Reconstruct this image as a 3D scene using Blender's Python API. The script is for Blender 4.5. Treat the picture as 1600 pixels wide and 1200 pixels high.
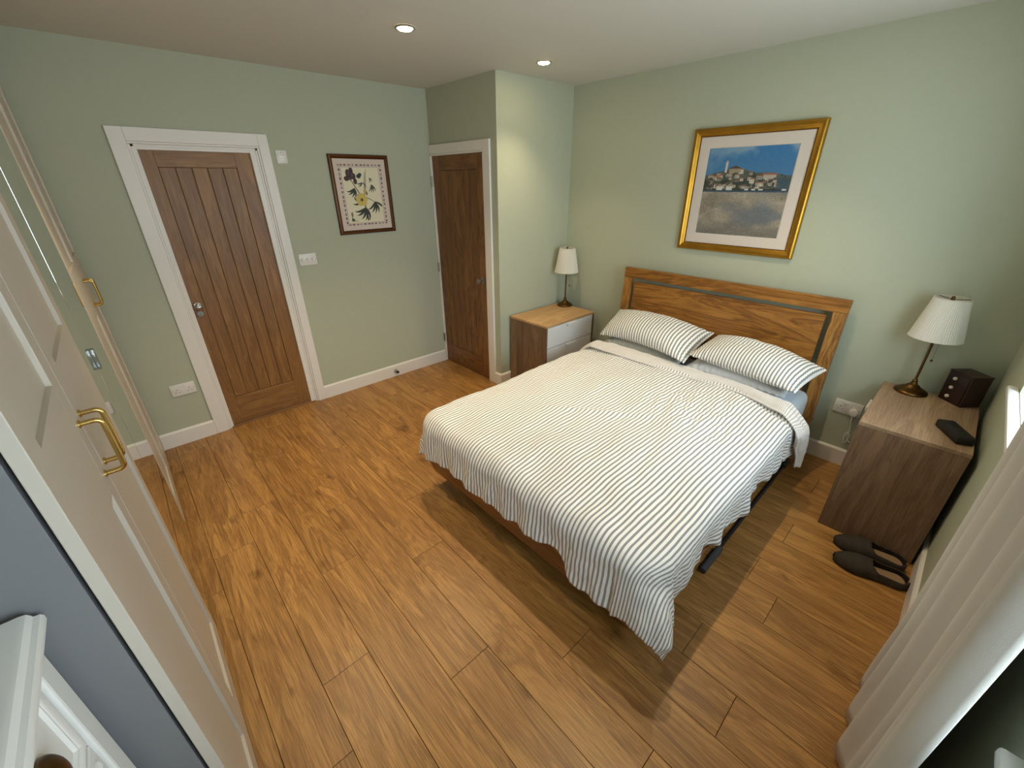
import bpy, bmesh, math, random
import numpy as np
from mathutils import Vector, Matrix, noise
random.seed(7)
for o in list(bpy.data.objects):
    bpy.data.objects.remove(o, do_unlink=True)
SC = bpy.context.scene
COL = SC.collection
PI = math.pi

# ------------------------------------------------------------------ camera
cam_d = bpy.data.cameras.new('camera')
cam = bpy.data.objects.new('camera', cam_d); COL.objects.link(cam)
cam_d.sensor_fit = 'HORIZONTAL'; cam_d.sensor_width = 36.0
cam_d.lens = 36.0 * 648.06 / 1600.0
cam_d.clip_start = 0.02
_y, _p, _r = math.radians(47.402), math.radians(-25.992), math.radians(-0.467)
_f = Vector((-math.sin(_y)*math.cos(_p), math.cos(_y)*math.cos(_p), math.sin(_p)))
_rt = Vector((math.cos(_y), math.sin(_y), 0)); _up = _rt.cross(_f)
_r2 = _rt*math.cos(_r) + _up*math.sin(_r); _u2 = -_rt*math.sin(_r) + _up*math.cos(_r)
_m = Matrix((_r2, _u2, -_f)).transposed().to_4x4(); _m.translation = (3.654, -3.251, 1.777)
cam.matrix_world = _m
SC.camera = cam

# ------------------------------------------------------------------ world, daylight, exposure
W = bpy.data.worlds.new('overcast_sky'); SC.world = W; W.use_nodes = True
_bg = W.node_tree.nodes['Background']
_bg.inputs[0].default_value = (0.80, 0.91, 1.0, 1)
_bg.inputs[1].default_value = 12.0
WIN = [(-1.76, -0.70), (-3.30, -2.55)]           # the two window openings along the right wall
WZ0, WZ1 = 0.985, 2.00
for i, (a, b) in enumerate(WIN):                 # portals only guide sky sampling, they emit nothing
    ld = bpy.data.lights.new('window_portal', 'AREA'); ld.shape = 'RECTANGLE'
    ld.size = WZ1-WZ0; ld.size_y = b-a; ld.cycles.is_portal = True
    lo = bpy.data.objects.new('window_portal', ld); COL.objects.link(lo)
    lo.location = (4.21, (a+b)/2, (WZ0+WZ1)/2); lo.rotation_euler = (0, PI/2, 0)
SPOT_W = 29.0
SPOT_COL = (1.0, 0.78, 0.50)
SC.view_settings.view_transform = 'Standard'; SC.view_settings.look = 'None'
SC.view_settings.gamma = 1.0; SC.view_settings.use_curve_mapping = False
SC.view_settings.exposure = 0.2
SC.cycles.use_denoising = True
SC.cycles.max_bounces = 10; SC.cycles.diffuse_bounces = 6; SC.cycles.transparent_max_bounces = 12
SC.cycles.sample_clamp_indirect = 6.0

# ------------------------------------------------------------------ materials
def lin(r, g, b):
    f = lambda c: (c/255/12.92) if c/255 <= 0.04045 else ((c/255+0.055)/1.055)**2.4
    return (f(r), f(g), f(b), 1)
class NT:
    def __init__(s, name):
        s.m = bpy.data.materials.new(name); s.m.use_nodes = True
        s.t = s.m.node_tree; s.n = s.t.nodes; s.p = s.n['Principled BSDF']; s.out = s.n['Material Output']
    def add(s, typ, **kw):
        n = s.n.new(typ)
        for k, v in kw.items():
            if isinstance(k, str) and k.startswith('i_'): n.inputs[k[2:].replace('_', ' ')].default_value = v
            else: setattr(n, k, v)
        return n
    def l(s, a, b): s.t.links.new(a, b)
    def math(s, op, a, b=None, c=None):
        n = s.add('ShaderNodeMath', operation=op)
        for i, v in enumerate((a, b, c)):
            if v is None: continue
            if isinstance(v, (int, float)): n.inputs[i].default_value = v
            else: s.l(v, n.inputs[i])
        return n.outputs[0]
    def mix(s, fac, a, b, mode='MIX'):
        n = s.add('ShaderNodeMix', data_type='RGBA', blend_type=mode)
        for i, v in ((0, fac), (6, a), (7, b)):
            if isinstance(v, (int, float)): n.inputs[i].default_value = v
            elif isinstance(v, tuple): n.inputs[i].default_value = v
            else: s.l(v, n.inputs[i])
        return n.outputs[2]
    def ramp(s, fac, stops):
        n = s.add('ShaderNodeValToRGB'); e = n.color_ramp.elements
        while len(e) < len(stops): e.new(0.5)
        for q, (p, c) in zip(e, stops): q.position = p; q.color = c
        s.l(fac, n.inputs[0]); return n.outputs[0]
    def bump(s, h, strength, dist):
        n = s.add('ShaderNodeBump'); n.inputs['Strength'].default_value = strength; n.inputs['Distance'].default_value = dist
        s.l(h, n.inputs['Height']); s.l(n.outputs[0], s.p.inputs['Normal'])
    def base(s, v):
        if isinstance(v, tuple): s.p.inputs['Base Color'].default_value = v
        else: s.l(v, s.p.inputs['Base Color'])
    def rough(s, v): s.p.inputs['Roughness'].default_value = v
def plain(name, col, rough=0.5, metal=0.0, bump=0.0, bscale=300, var=0.0, spec=0.5):
    t = NT(name); t.rough(rough); t.p.inputs['Metallic'].default_value = metal
    t.p.inputs['Specular IOR Level'].default_value = spec
    tc = t.add('ShaderNodeTexCoord')
    if var:
        n = t.add('ShaderNodeTexNoise'); n.inputs['Scale'].default_value = bscale*0.05; n.inputs['Detail'].default_value = 3
        t.l(tc.outputs['Object'], n.inputs['Vector'])
        d = tuple(c*(1-var) for c in col[:3])+(1,); u = tuple(min(1, c*(1+var)) for c in col[:3])+(1,)
        t.base(t.ramp(n.outputs[0], [(0.3, d), (0.7, u)]))
    else: t.base(col)
    if bump:
        n = t.add('ShaderNodeTexNoise'); n.inputs['Scale'].default_value = bscale; n.inputs['Detail'].default_value = 2
        t.l(tc.outputs['Object'], n.inputs['Vector']); t.bump(n.outputs[0], bump, 0.002)
    return t.m
def wood(name, dark, mid, light, axis=0, scale=5.0, rough=0.45, fine=0.25, var=0.10, knots=False, contrast=1.0, strips=0.0):
    t = NT(name); t.rough(rough)
    tc = t.add('ShaderNodeTexCoord'); oi = t.add('ShaderNodeObjectInfo')
    rnd = oi.outputs['Random']
    off = t.math('MULTIPLY', rnd, 41.0)
    va = t.add('ShaderNodeVectorMath', operation='ADD'); t.l(tc.outputs['Object'], va.inputs[0]); t.l(off, va.inputs[1])
    mp = t.add('ShaderNodeMapping'); sc = [1.0, 1.0, 1.0]; sc[axis] = 0.14; mp.inputs['Scale'].default_value = sc
    t.l(va.outputs[0], mp.inputs['Vector'])
    n1 = t.add('ShaderNodeTexNoise'); n1.inputs['Scale'].default_value = scale; n1.inputs['Detail'].default_value = 7
    n1.inputs['Roughness'].default_value = 0.6; n1.inputs['Distortion'].default_value = 1.6
    t.l(mp.outputs[0], n1.inputs['Vector'])
    # cathedral figure: rings of the noise field
    ring = t.math('FRACT', t.math('MULTIPLY', n1.outputs[0], 7.0))
    ring = t.math('ABSOLUTE', t.math('SUBTRACT', ring, 0.5))
    f = t.math('ADD', t.math('MULTIPLY', n1.outputs[0], 0.62), t.math('MULTIPLY', ring, 0.42*contrast))
    c = t.ramp(f, [(0.28, dark), (0.47, mid), (0.66, light)])
    mp2 = t.add('ShaderNodeMapping'); sc = [1.0, 1.0, 1.0]; sc[axis] = 0.025; mp2.inputs['Scale'].default_value = sc
    t.l(va.outputs[0], mp2.inputs['Vector'])
    n2 = t.add('ShaderNodeTexNoise'); n2.inputs['Scale'].default_value = 240; n2.inputs['Detail'].default_value = 3
    t.l(mp2.outputs[0], n2.inputs['Vector'])
    g = t.ramp(n2.outputs[0], [(0.35, (1-fine*1.6,)*3+(1,)), (0.62, (1, 1, 1, 1))])
    c = t.mix(1.0, c, g, 'MULTIPLY')
    if knots:
        v = t.add('ShaderNodeTexVoronoi'); v.inputs['Scale'].default_value = 3.6; v.inputs['Randomness'].default_value = 1.0
        mp3 = t.add('ShaderNodeMapping'); sc = [1.6, 1.6, 1.6]; sc[axis] = 0.75; mp3.inputs['Scale'].default_value = sc
        n3 = t.add('ShaderNodeTexNoise'); n3.inputs['Scale'].default_value = 9; n3.inputs['Detail'].default_value = 3
        t.l(va.outputs[0], n3.inputs['Vector'])
        vv = t.add('ShaderNodeVectorMath', operation='SCALE'); t.l(n3.outputs['Color'], vv.inputs[0]); vv.inputs['Scale'].default_value = 0.10
        v2 = t.add('ShaderNodeVectorMath', operation='ADD'); t.l(va.outputs[0], v2.inputs[0]); t.l(vv.outputs[0], v2.inputs[1])
        t.l(v2.outputs[0], mp3.inputs['Vector']); t.l(mp3.outputs[0], v.inputs['Vector'])
        k = t.ramp(v.outputs['Distance'], [(0.0, (0.36, 0.29, 0.24, 1)), (0.07, (0.66, 0.6, 0.54, 1)), (0.17, (1, 1, 1, 1))])
        c = t.mix(0.85, c, k, 'MULTIPLY')
    if strips:
        sx = t.add('ShaderNodeSeparateXYZ'); t.l(va.outputs[0], sx.inputs[0])
        q = t.math('FLOOR', t.math('MULTIPLY', sx.outputs[0 if axis != 0 else 1], 1/0.105))
        wn = t.add('ShaderNodeTexWhiteNoise', noise_dimensions='1D'); t.l(q, wn.inputs['W'])
        s = t.math('ADD', t.math('MULTIPLY', wn.outputs[0], strips), 1-strips/2)
        cc = t.add('ShaderNodeCombineColor'); [t.l(s, cc.inputs[i]) for i in range(3)]
        c = t.mix(1.0, c, cc.outputs[0], 'MULTIPLY')
    hsv = t.add('ShaderNodeHueSaturation'); t.l(c, hsv.inputs['Color'])
    t.l(t.math('ADD', t.math('MULTIPLY', rnd, 2*var), 1-var), hsv.inputs['Value'])
    t.base(hsv.outputs[0])
    t.bump(n2.outputs[0], 0.08, 0.001)
    return t.m
def striped(name, dark, white, period, duty=0.45, rough=0.85, weave=0.15, wrinkle=0.5, wscale=16):
    t = NT(name); t.rough(rough); t.p.inputs['Specular IOR Level'].default_value = 0.2
    t.p.inputs['Sheen Weight'].default_value = 0.15
    uv = t.add('ShaderNodeUVMap'); uv.uv_map = 'UVMap'
    sx = t.add('ShaderNodeSeparateXYZ'); t.l(uv.outputs[0], sx.inputs[0])
    u = t.math('MULTIPLY', sx.outputs[0], 1/period)
    tri = t.math('MULTIPLY', t.math('ABSOLUTE', t.math('SUBTRACT', t.math('FRACT', u), 0.5)), 2.0)
    fac = t.ramp(tri, [(duty-0.05, (1, 1, 1, 1)), (duty+0.05, (0, 0, 0, 1))])
    c = t.mix(fac, white, dark)
    t.base(c)
    n = t.add('ShaderNodeTexNoise'); n.inputs['Scale'].default_value = wscale; n.inputs['Detail'].default_value = 5
    n.inputs['Roughness'].default_value = 0.55; n.inputs['Distortion'].default_value = 0.8
    t.l(uv.outputs[0], n.inputs['Vector']); t.bump(n.outputs[0], wrinkle, 0.012)
    return t.m
def vcol(name, rough=0.6):
    t = NT(name); t.rough(rough)
    a = t.add('ShaderNodeVertexColor'); a.layer_name = 'print'; t.base(a.outputs[0]); return t.m

M = {}
M['wall'] = plain('sage_green_wall_paint', lin(182, 187, 166), 0.85, bump=0.06, bscale=420, var=0.01, spec=0.25)
M['ceiling'] = plain('ceiling_paint', lin(206, 205, 196), 0.9, bump=0.05, bscale=350, spec=0.2)
M['white'] = plain('white_gloss_paint', lin(232, 229, 224), 0.38, bump=0.02, bscale=60)
M['frame_w'] = plain('window_white', lin(240, 240, 240), 0.3)
M['plastic'] = plain('white_plastic', lin(228, 226, 222), 0.3)
M['dark'] = plain('black_slot', lin(20, 20, 20), 0.6)
M['steel'] = plain('brushed_steel', lin(165, 163, 160), 0.3, 1.0)
M['brass'] = plain('polished_brass', lin(206, 172, 104), 0.25, 1.0)
M['bronze'] = plain('aged_brass', lin(100, 74, 40), 0.33, 1.0, var=0.15, bscale=900)
M['floor'] = wood('oak_laminate', lin(154, 108, 56), lin(188, 138, 76), lin(203, 156, 92), 0, 7.0, 0.40, 0.24, 0.05, knots=True, contrast=0.8)
M['joint'] = plain('floor_joint', lin(60, 35, 15), 0.7)
M['door'] = wood('oak_door', lin(134, 94, 52), lin(163, 118, 68), lin(174, 130, 78), 2, 6.0, 0.42, 0.2, 0.05, contrast=0.5)
M['door_h'] = wood('oak_door_rail', lin(134, 94, 52), lin(163, 118, 68), lin(174, 130, 78), 1, 6.0, 0.42, 0.2, 0.04, contrast=0.5)
M['cdoor'] = wood('oak_closet_door', lin(108, 70, 34), lin(138, 94, 50), lin(152, 106, 60), 2, 6.0, 0.42, 0.2, 0.05)
M['cdoor_h'] = wood('oak_closet_rail', lin(108, 70, 34), lin(138, 94, 50), lin(152, 106, 60), 0, 6.0, 0.42, 0.2, 0.04)
M['hb'] = wood('honey_oak', lin(116, 72, 26), lin(160, 106, 42), lin(182, 128, 58), 0, 6.0, 0.4, 0.2, 0.04, contrast=1.2)
M['hb_v'] = wood('honey_oak_upright', lin(122, 78, 32), lin(172, 120, 56), lin(200, 150, 82), 2, 6.0, 0.4, 0.2, 0.04, contrast=1.2)
M['rail'] = wood('bed_rail_oak', lin(112, 70, 32), lin(150, 98, 48), lin(168, 114, 60), 0, 6.0, 0.42, 0.2, 0.04)
M['rail_y'] = wood('bed_rail_oak_side', lin(112, 70, 32), lin(150, 98, 48), lin(168, 114, 60), 1, 6.0, 0.42, 0.2, 0.04)
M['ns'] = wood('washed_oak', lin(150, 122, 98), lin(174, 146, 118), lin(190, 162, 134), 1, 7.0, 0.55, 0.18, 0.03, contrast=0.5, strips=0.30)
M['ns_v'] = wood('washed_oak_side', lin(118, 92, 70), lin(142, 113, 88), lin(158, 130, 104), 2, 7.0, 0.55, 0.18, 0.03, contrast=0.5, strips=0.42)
M['nsl'] = wood('warm_oak_veneer', lin(186, 146, 100), lin(212, 172, 122), lin(226, 188, 140), 1, 7.0, 0.55, 0.15, 0.02, contrast=0.5, strips=0.10)
M['drawer_w'] = plain('white_lacquer_drawer', lin(226, 225, 224), 0.4)
M['wdoor'] = plain('beige_white_wardrobe_foil', lin(196, 186, 172), 0.42, bump=0.02, bscale=90)
M['wcarc'] = plain('wardrobe_carcass_grey', lin(120, 120, 122), 0.5, bump=0.02, bscale=200)
M['chest'] = plain('white_chest_lacquer', lin(226, 224, 220), 0.42)
M['duvet'] = striped('striped_duvet_cotton', lin(146, 149, 154), lin(243, 242, 240), 0.021, 0.43, wrinkle=0.6, wscale=15)
M['cuff'] = striped('pinstriped_duvet_reverse', lin(186, 184, 186), lin(232, 229, 226), 0.0085, 0.42, wrinkle=0.75, wscale=26)
M['pillow'] = striped('striped_pillowcase', lin(136, 141, 145), lin(243, 242, 238), 0.0225, 0.45, wrinkle=0.4, wscale=20)
M['under'] = plain('grey_pillowcase', lin(176, 178, 172), 0.9, var=0.04, bscale=120, spec=0.2)
M['under2'] = striped('pinstriped_pillowcase', lin(190, 194, 200), lin(228, 230, 232), 0.009, 0.42, wrinkle=0.4, wscale=20)
M['sheet'] = plain('pale_blue_sheet', lin(208, 218, 230), 0.9, bump=0.1, bscale=80, spec=0.2)
M['sheen'] = plain('dark_platform', lin(45, 30, 18), 0.7)
M['rod'] = plain('dark_grey_rod', lin(62, 64, 70), 0.3, 0.6)
M['foam'] = plain('grey_foam_grip', lin(66, 67, 72), 0.8, bump=0.3, bscale=500)
M['shade'] = None
M['felt'] = plain('charcoal_felt', lin(66, 60, 54), 0.95, bump=0.5, bscale=700, var=0.15, spec=0.1)
M['insole'] = plain('tan_insole', lin(150, 122, 92), 0.9, bump=0.2, bscale=500)
M['rubber'] = plain('black_rubber', lin(28, 26, 25), 0.7)
M['ebony'] = plain('dark_red_lacquer', lin(48, 24, 22), 0.35, var=0.1)
M['ivory'] = plain('ivory_knob', lin(225, 215, 200), 0.35)
M['black'] = plain('black_matt_case', lin(16, 16, 18), 0.5)
M['gold'] = plain('antique_gold_leaf', lin(172, 128, 44), 0.36, 0.85, var=0.12, bscale=200)
M['gold_d'] = plain('dark_gold_lip', lin(118, 78, 22), 0.4, 0.8, var=0.12, bscale=200)
M['mahog'] = plain('mahogany_frame', lin(70, 30, 18), 0.35, var=0.12, bscale=200)
M['mat_p'] = plain('pale_picture_mount', lin(216, 205, 196), 0.8, bump=0.05, bscale=500)
M['mat_c'] = plain('cream_paper', lin(222, 212, 182), 0.8)
M['print'] = vcol('printed_picture')
M['curtain'] = plain('white_curtain_fabric', lin(214, 212, 208), 0.9, bump=0.15, bscale=900, spec=0.15)
def _shade():
    t = NT('pleated_white_shade'); t.base(lin(240, 238, 230)); t.rough(0.8)
    t.p.inputs['Transmission Weight'].default_value = 0.0
    tr = t.add('ShaderNodeBsdfTranslucent'); tr.inputs[0].default_value = lin(240, 236, 224)
    mx = t.add('ShaderNodeMixShader'); mx.inputs[0].default_value = 0.3
    t.l(t.p.outputs[0], mx.inputs[1]); t.l(tr.outputs[0], mx.inputs[2]); t.l(mx.outputs[0], t.out.inputs[0]); return t.m
M['shade'] = _shade()
def _mirror():
    t = NT('mirror_glass'); t.base((0.80, 0.84, 0.82, 1)); t.rough(0.02); t.p.inputs['Metallic'].default_value = 1.0; return t.m
M['mirror'] = _mirror()
def _glass():
    t = NT('window_glass')
    a = t.add('ShaderNodeBsdfTransparent'); a.inputs[0].default_value = (0.95, 0.97, 0.97, 1)
    g = t.add('ShaderNodeBsdfGlossy'); g.inputs['Roughness'].default_value = 0.02
    mx = t.add('ShaderNodeMixShader'); mx.inputs[0].default_value = 0.06
    t.l(a.outputs[0], mx.inputs[1]); t.l(g.outputs[0], mx.inputs[2]); t.l(mx.outputs[0], t.out.inputs[0]); return t.m
M['glass'] = _glass()
def _clear():
    t = NT('clear_buffer_plastic')
    a = t.add('ShaderNodeBsdfTransparent'); a.inputs[0].default_value = (0.74, 0.78, 0.84, 1)
    g = t.add('ShaderNodeBsdfGlossy'); g.inputs['Roughness'].default_value = 0.15
    mx = t.add('ShaderNodeMixShader'); mx.inputs[0].default_value = 0.15
    t.l(a.outputs[0], mx.inputs[1]); t.l(g.outputs[0], mx.inputs[2]); t.l(mx.outputs[0], t.out.inputs[0]); return t.m
M['clear'] = _clear()
def _bulb():
    t = NT('lit_halogen_lens'); t.base((1, 0.9, 0.7, 1))
    t.p.inputs['Emission Color'].default_value = (1.0, 0.80, 0.45, 1); t.p.inputs['Emission Strength'].default_value = 70; return t.m
M['bulb'] = _bulb()

# ------------------------------------------------------------------ mesh helpers
class MB:
    def __init__(s): s.v = []; s.f = []; s.uv = None
    def add(s, vs, fs):
        n = len(s.v); s.v += [tuple(v) for v in vs]; s.f += [tuple(i+n for i in f) for f in fs]; return s
    def box(s, a, b, bev=0.0):
        (x0, y0, z0), (x1, y1, z1) = a, b
        if x0 > x1: x0, x1 = x1, x0
        if y0 > y1: y0, y1 = y1, y0
        if z0 > z1: z0, z1 = z1, z0
        if not bev:
            vs = [(x, y, z) for z in (z0, z1) for y in (y0, y1) for x in (x0, x1)]
            return s.add(vs, [(0, 2, 3, 1), (4, 5, 7, 6), (0, 1, 5, 4), (2, 6, 7, 3), (0, 4, 6, 2), (1, 3, 7, 5)])
        bev = min(bev, (x1-x0)*.49, (y1-y0)*.49, (z1-z0)*.49)
        bm = bmesh.new(); bmesh.ops.create_cube(bm, size=1)
        for v in bm.verts: v.co = Vector(((x0+x1)/2+v.co.x*(x1-x0), (y0+y1)/2+v.co.y*(y1-y0), (z0+z1)/2+v.co.z*(z1-z0)))
        bmesh.ops.bevel(bm, geom=bm.edges[:], offset=bev, segments=2, affect='EDGES', profile=0.5)
        bm.verts.index_update(); s.add([v.co for v in bm.verts], [[v.index for v in f.verts] for f in bm.faces]); bm.free(); return s
    def lathe(s, prof, c=(0, 0, 0), n=24, axis='z', caps=True):
        vs = []
        for r, h in prof:
            for k in range(n):
                a = 2*PI*k/n; p, q = r*math.cos(a), r*math.sin(a)
                vs.append({'z': (p, q, h), 'x': (h, p, q), 'y': (q, h, p)}[axis])
        vs = [(x+c[0], y+c[1], z+c[2]) for x, y, z in vs]
        fs = []
        for i in range(len(prof)-1):
            for k in range(n):
                fs.append((i*n+k, i*n+(k+1) % n, (i+1)*n+(k+1) % n, (i+1)*n+k))
        if caps:
            fs.append(tuple(reversed(range(n)))); fs.append(tuple((len(prof)-1)*n+k for k in range(n)))
        return s.add(vs, fs)
    def tube(s, pts, r, n=10, closed=False):
        pts = [Vector(p) for p in pts]; N = len(pts); vs = []
        rr = r if isinstance(r, (list, tuple)) else [r]*N
        up = None
        for i, p in enumerate(pts):
            if closed: t = pts[(i+1) % N]-pts[i-1]
            else: t = pts[min(i+1, N-1)]-pts[max(i-1, 0)]
            t.normalize()
            if up is None:
                up = Vector((0, 0, 1)) if abs(t.z) < .9 else Vector((1, 0, 0))
            a = t.cross(up); 
            if a.length < 1e-4: a = t.orthogonal()
            a.normalize(); b = a.cross(t).normalized(); up = b
            for k in range(n):
                an = 2*PI*k/n; vs.append(p+(a*math.cos(an)+b*math.sin(an))*rr[i])
        fs = []
        for i in range(N if closed else N-1):
            j = (i+1) % N
            for k in range(n): fs.append((i*n+k, j*n+k, j*n+(k+1) % n, i*n+(k+1) % n))
        if not closed: fs.append(tuple(range(n))); fs.append(tuple(reversed([(N-1)*n+k for k in range(n)])))
        return s.add(vs, fs)
    def prism(s, poly, h0, h1, axis='z'):
        n = len(poly); m = {'z': lambda p, q, h: (p, q, h), 'x': lambda p, q, h: (h, p, q), 'y': lambda p, q, h: (p, h, q)}[axis]
        vs = [m(p, q, h0) for p, q in poly]+[m(p, q, h1) for p, q in poly]
        fs = [tuple(reversed(range(n))), tuple(range(n, 2*n))]+[(i, (i+1) % n, n+(i+1) % n, n+i) for i in range(n)]
        return s.add(vs, fs)
    def sphere(s, c, r, n=14, m=9, sc=(1, 1, 1)):
        prof = [(max(1e-4, r*math.sin(PI*i/m)), -r*math.cos(PI*i/m)) for i in range(m+1)]
        k = MB().lathe(prof, n=n); return s.add([(x*sc[0]+c[0], y*sc[1]+c[1], z*sc[2]+c[2]) for x, y, z in k.v], k.f)
    def sweep_frame(s, prof, w, h, plane='y'):
        """mitred picture-frame moulding. prof: list of (inset, depth)."""
        vs = []
        cs = [(-1, -1), (1, -1), (1, 1), (-1, 1)]
        for sx, sz in cs:
            for ins, d in prof:
                vs.append((sx*(w/2-ins), -d, sz*(h/2-ins)))
        n = len(prof); fs = []
        for c in range(4):
            e = (c+1) % 4
            for i in range(n-1): fs.append((c*n+i, e*n+i, e*n+i+1, c*n+i+1))
        return s.add(vs, fs)
    def build(s, name, mat, parent=None, smooth=False, auto=None, loc=None, rot=None):
        me = bpy.data.meshes.new(name); me.from_pydata(s.v, [], s.f); me.validate(); me.update()
        bm = bmesh.new(); bm.from_mesh(me); bmesh.ops.recalc_face_normals(bm, faces=bm.faces[:]); bm.to_mesh(me); bm.free()
        me.materials.append(mat)
        o = bpy.data.objects.new(name, me); COL.objects.link(o)
        if smooth or auto is not None:
            me.polygons.foreach_set('use_smooth', [True]*len(me.polygons))
            if auto is not None: me.set_sharp_from_angle(angle=math.radians(auto))
        if parent: o.parent = parent
        if loc: o.location = loc
        if rot: o.rotation_euler = rot
        return o
def tag(o, label, cat=None, group=None, kind=None):
    o['label'] = label
    if cat: o['category'] = cat
    if group: o['group'] = group
    if kind: o['kind'] = kind
    return o
def empty(name, loc=(0, 0, 0), rz=0, label=None, cat=None, group=None, kind=None):
    o = bpy.data.objects.new(name, None); COL.objects.link(o); o.location = loc; o.rotation_euler = (0, 0, rz); o.empty_display_size = .05
    if label: tag(o, label, cat, group, kind)
    return o
def box(name, a, b, mat, parent=None, bev=0.0):
    """a box whose object origin is its own centre"""
    c = tuple((p+q)/2 for p, q in zip(a, b))
    m = MB().box(tuple(p-k for p, k in zip(a, c)), tuple(p-k for p, k in zip(b, c)), bev)
    return m.build(name, mat, parent, loc=c)
def copy_obj(o, parent=None):
    c = o.copy(); COL.objects.link(c); c.parent = parent
    for ch in [x for x in bpy.data.objects if x.parent == o]: copy_obj(ch, c)
    return c
def label_part(o, t): o['label'] = t; return o
def struct(o, label): return tag(o, label, kind='structure')

# ------------------------------------------------------------------ room shell
RX, RY, H = 3.955, -4.03, 2.495
YC, XC = -0.874, 0.92            # closet box: front plane and side plane
T = 0.12
# main door opening in the left wall, leaf recessed
DY0, DY1, DZ = -2.985, -2.299, 1.998
m = MB().box((-T, RY-T, 0), (0, DY0, H)).box((-T, DY1, 0), (0, 0.1, H)).box((-T, DY0, DZ), (0, DY1, H))
struct(m.build('wall_left', M['wall']), 'sage green wall with the wide oak door and the botanical print')
m = MB().box((0.0, 0, 0), (RX+.3, T, H))
struct(m.build('wall_back', M['wall']), 'sage green wall behind the headboard with the gold framed painting')
m = MB().box((0.0, RY-T, 0), (RX+.3, RY, H))
struct(m.build('wall_front', M['wall']), 'sage green wall behind the wardrobe and chest')
# right wall with two openings
m = MB(); ys = [RY]+[q for a, b in WIN[::-1] for q in (a, b)]+[0]
for i in range(0, 6, 2): m.box((RX, ys[i], 0), (RX+.28, ys[i+1], H))
for a, b in WIN: m.box((RX, a, 0), (RX+.28, b, WZ0-.02)).box((RX, a, WZ1), (RX+.28, b, H))
struct(m.build('wall_right', M['wall']), 'sage green window wall beside the curtain')
# closet box: front wall around the narrow door, side wall
LX0, LX1 = 0.017, 0.762
m = MB().box((0, YC, DZ), (LX1, YC+.1, H)).box((LX1, YC, 0), (XC, YC+.1, H))
struct(m.build('wall_closet_front', M['wall']), 'shaded green wall above the narrow oak closet door')
m = MB().box((XC-.1, YC+.1, 0), (XC, 0, H))
struct(m.build('wall_closet_side', M['wall']), 'pale lit green side of the closet beside the left lamp')
m = MB().box((-T, RY-T, H), (RX+.3, T, H+.1))
# --- ceiling
struct(m.build('ceiling', M['ceiling']), 'off white painted ceiling')
# --- floor planks
fl = MB().box((-T, RY-T, -.10), (RX+.3, T, -.012)).build('floor', M['joint'])
struct(fl, 'warm oak laminate floor of long planks')
PW, PL, G = 0.1915, 1.285, 0.0008
known = {-3.155: 2.445, -2.965: 1.92, -2.775: 2.77, -2.58: 2.153, -2.39: 3.02, -1.446: 3.388, -3.345: 1.44}
ymesh = {}
def plank(x0, x1, y0, y1):
    key = (round(x1-x0, 3), round(y1-y0, 3))
    if key not in ymesh:
        hx, hy = (x1-x0)/2-G, (y1-y0)/2-G; b = 0.0012
        vs = [(sx*hx, sy*hy, -.011) for sx, sy in ((-1, -1), (1, -1), (1, 1), (-1, 1))]
        vs += [(sx*hx, sy*hy, -b) for sx, sy in ((-1, -1), (1, -1), (1, 1), (-1, 1))]
        vs += [(sx*(hx-b), sy*(hy-b), 0) for sx, sy in ((-1, -1), (1, -1), (1, 1), (-1, 1))]
        fs = [(3, 2, 1, 0), (8, 9, 10, 11)]+[(i, (i+1) % 4, 4+(i+1) % 4, 4+i) for i in range(4)]+[(4+i, 4+(i+1) % 4, 8+(i+1) % 4, 8+i) for i in range(4)]
        me = bpy.data.meshes.new('plank'); me.from_pydata(vs, [], fs); me.materials.append(M['floor']); me.update(); ymesh[key] = me
    o = bpy.data.objects.new('plank', ymesh[key]); COL.objects.link(o); o.parent = fl
    o.location = ((x0+x1)/2, (y0+y1)/2, 0); return o
row0 = -2.206-PW*10
for k in range(24):
    y0 = row0+PW*k; y1 = y0+PW
    a, b = max(y0, RY), min(y1, 0.0)
    if b-a < .02: continue
    jt = None
    for q, x in known.items():
        if abs(q-y0) < .06: jt = x
    if jt is None: jt = random.uniform(0.3, 1.6)
    x = jt
    while x > 0: x -= PL
    while x < RX:
        x0, x1 = max(x, 0.0), min(x+PL, RX)
        if x1-x0 > .03: plank(x0, x1, a, b)
        x += PL

# --- skirting boards
def skirt(name, pts, label, hh=0.12, d=0.016):
    """pts: (p0, p1, inward normal)"""
    m = MB()
    for (ax, ay), (bx, by), (nx, ny) in pts:
        prof = [(0, 0), (d, 0), (d, hh-.012), (d-.006, hh-.003), (d-.009, hh), (0, hh)]
        vs = [(ax+nx*p, ay+ny*p, z) for p, z in prof]+[(bx+nx*p, by+ny*p, z) for p, z in prof]
        n = len(prof)
        m.add(vs, [tuple(range(n)), tuple(reversed(range(n, 2*n)))]+[(i, n+i, n+(i+1) % n, (i+1) % n) for i in range(n)])
    struct(m.build(name, M['white']), label)
skirt('baseboard_left', [((0, RY), (0, -3.079), (1, 0)), ((0, -2.222), (0, YC-.022), (1, 0))], 'white skirting along the door wall')
skirt('baseboard_back', [((XC, 0), (RX, 0), (0, -1))], 'white skirting behind the bed')
skirt('baseboard_closet', [((XC, YC), (XC, -.016), (1, 0)), ((.848, YC), (XC+.016, YC), (0, -1))], 'white skirting round the closet corner')
skirt('baseboard_right', [((RX, RY), (RX, -.016), (-1, 0))], 'white skirting under the windows')
skirt('baseboard_front', [((RX-.016, RY), (0.016, RY), (0, 1))], 'white skirting behind the wardrobe')

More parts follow.
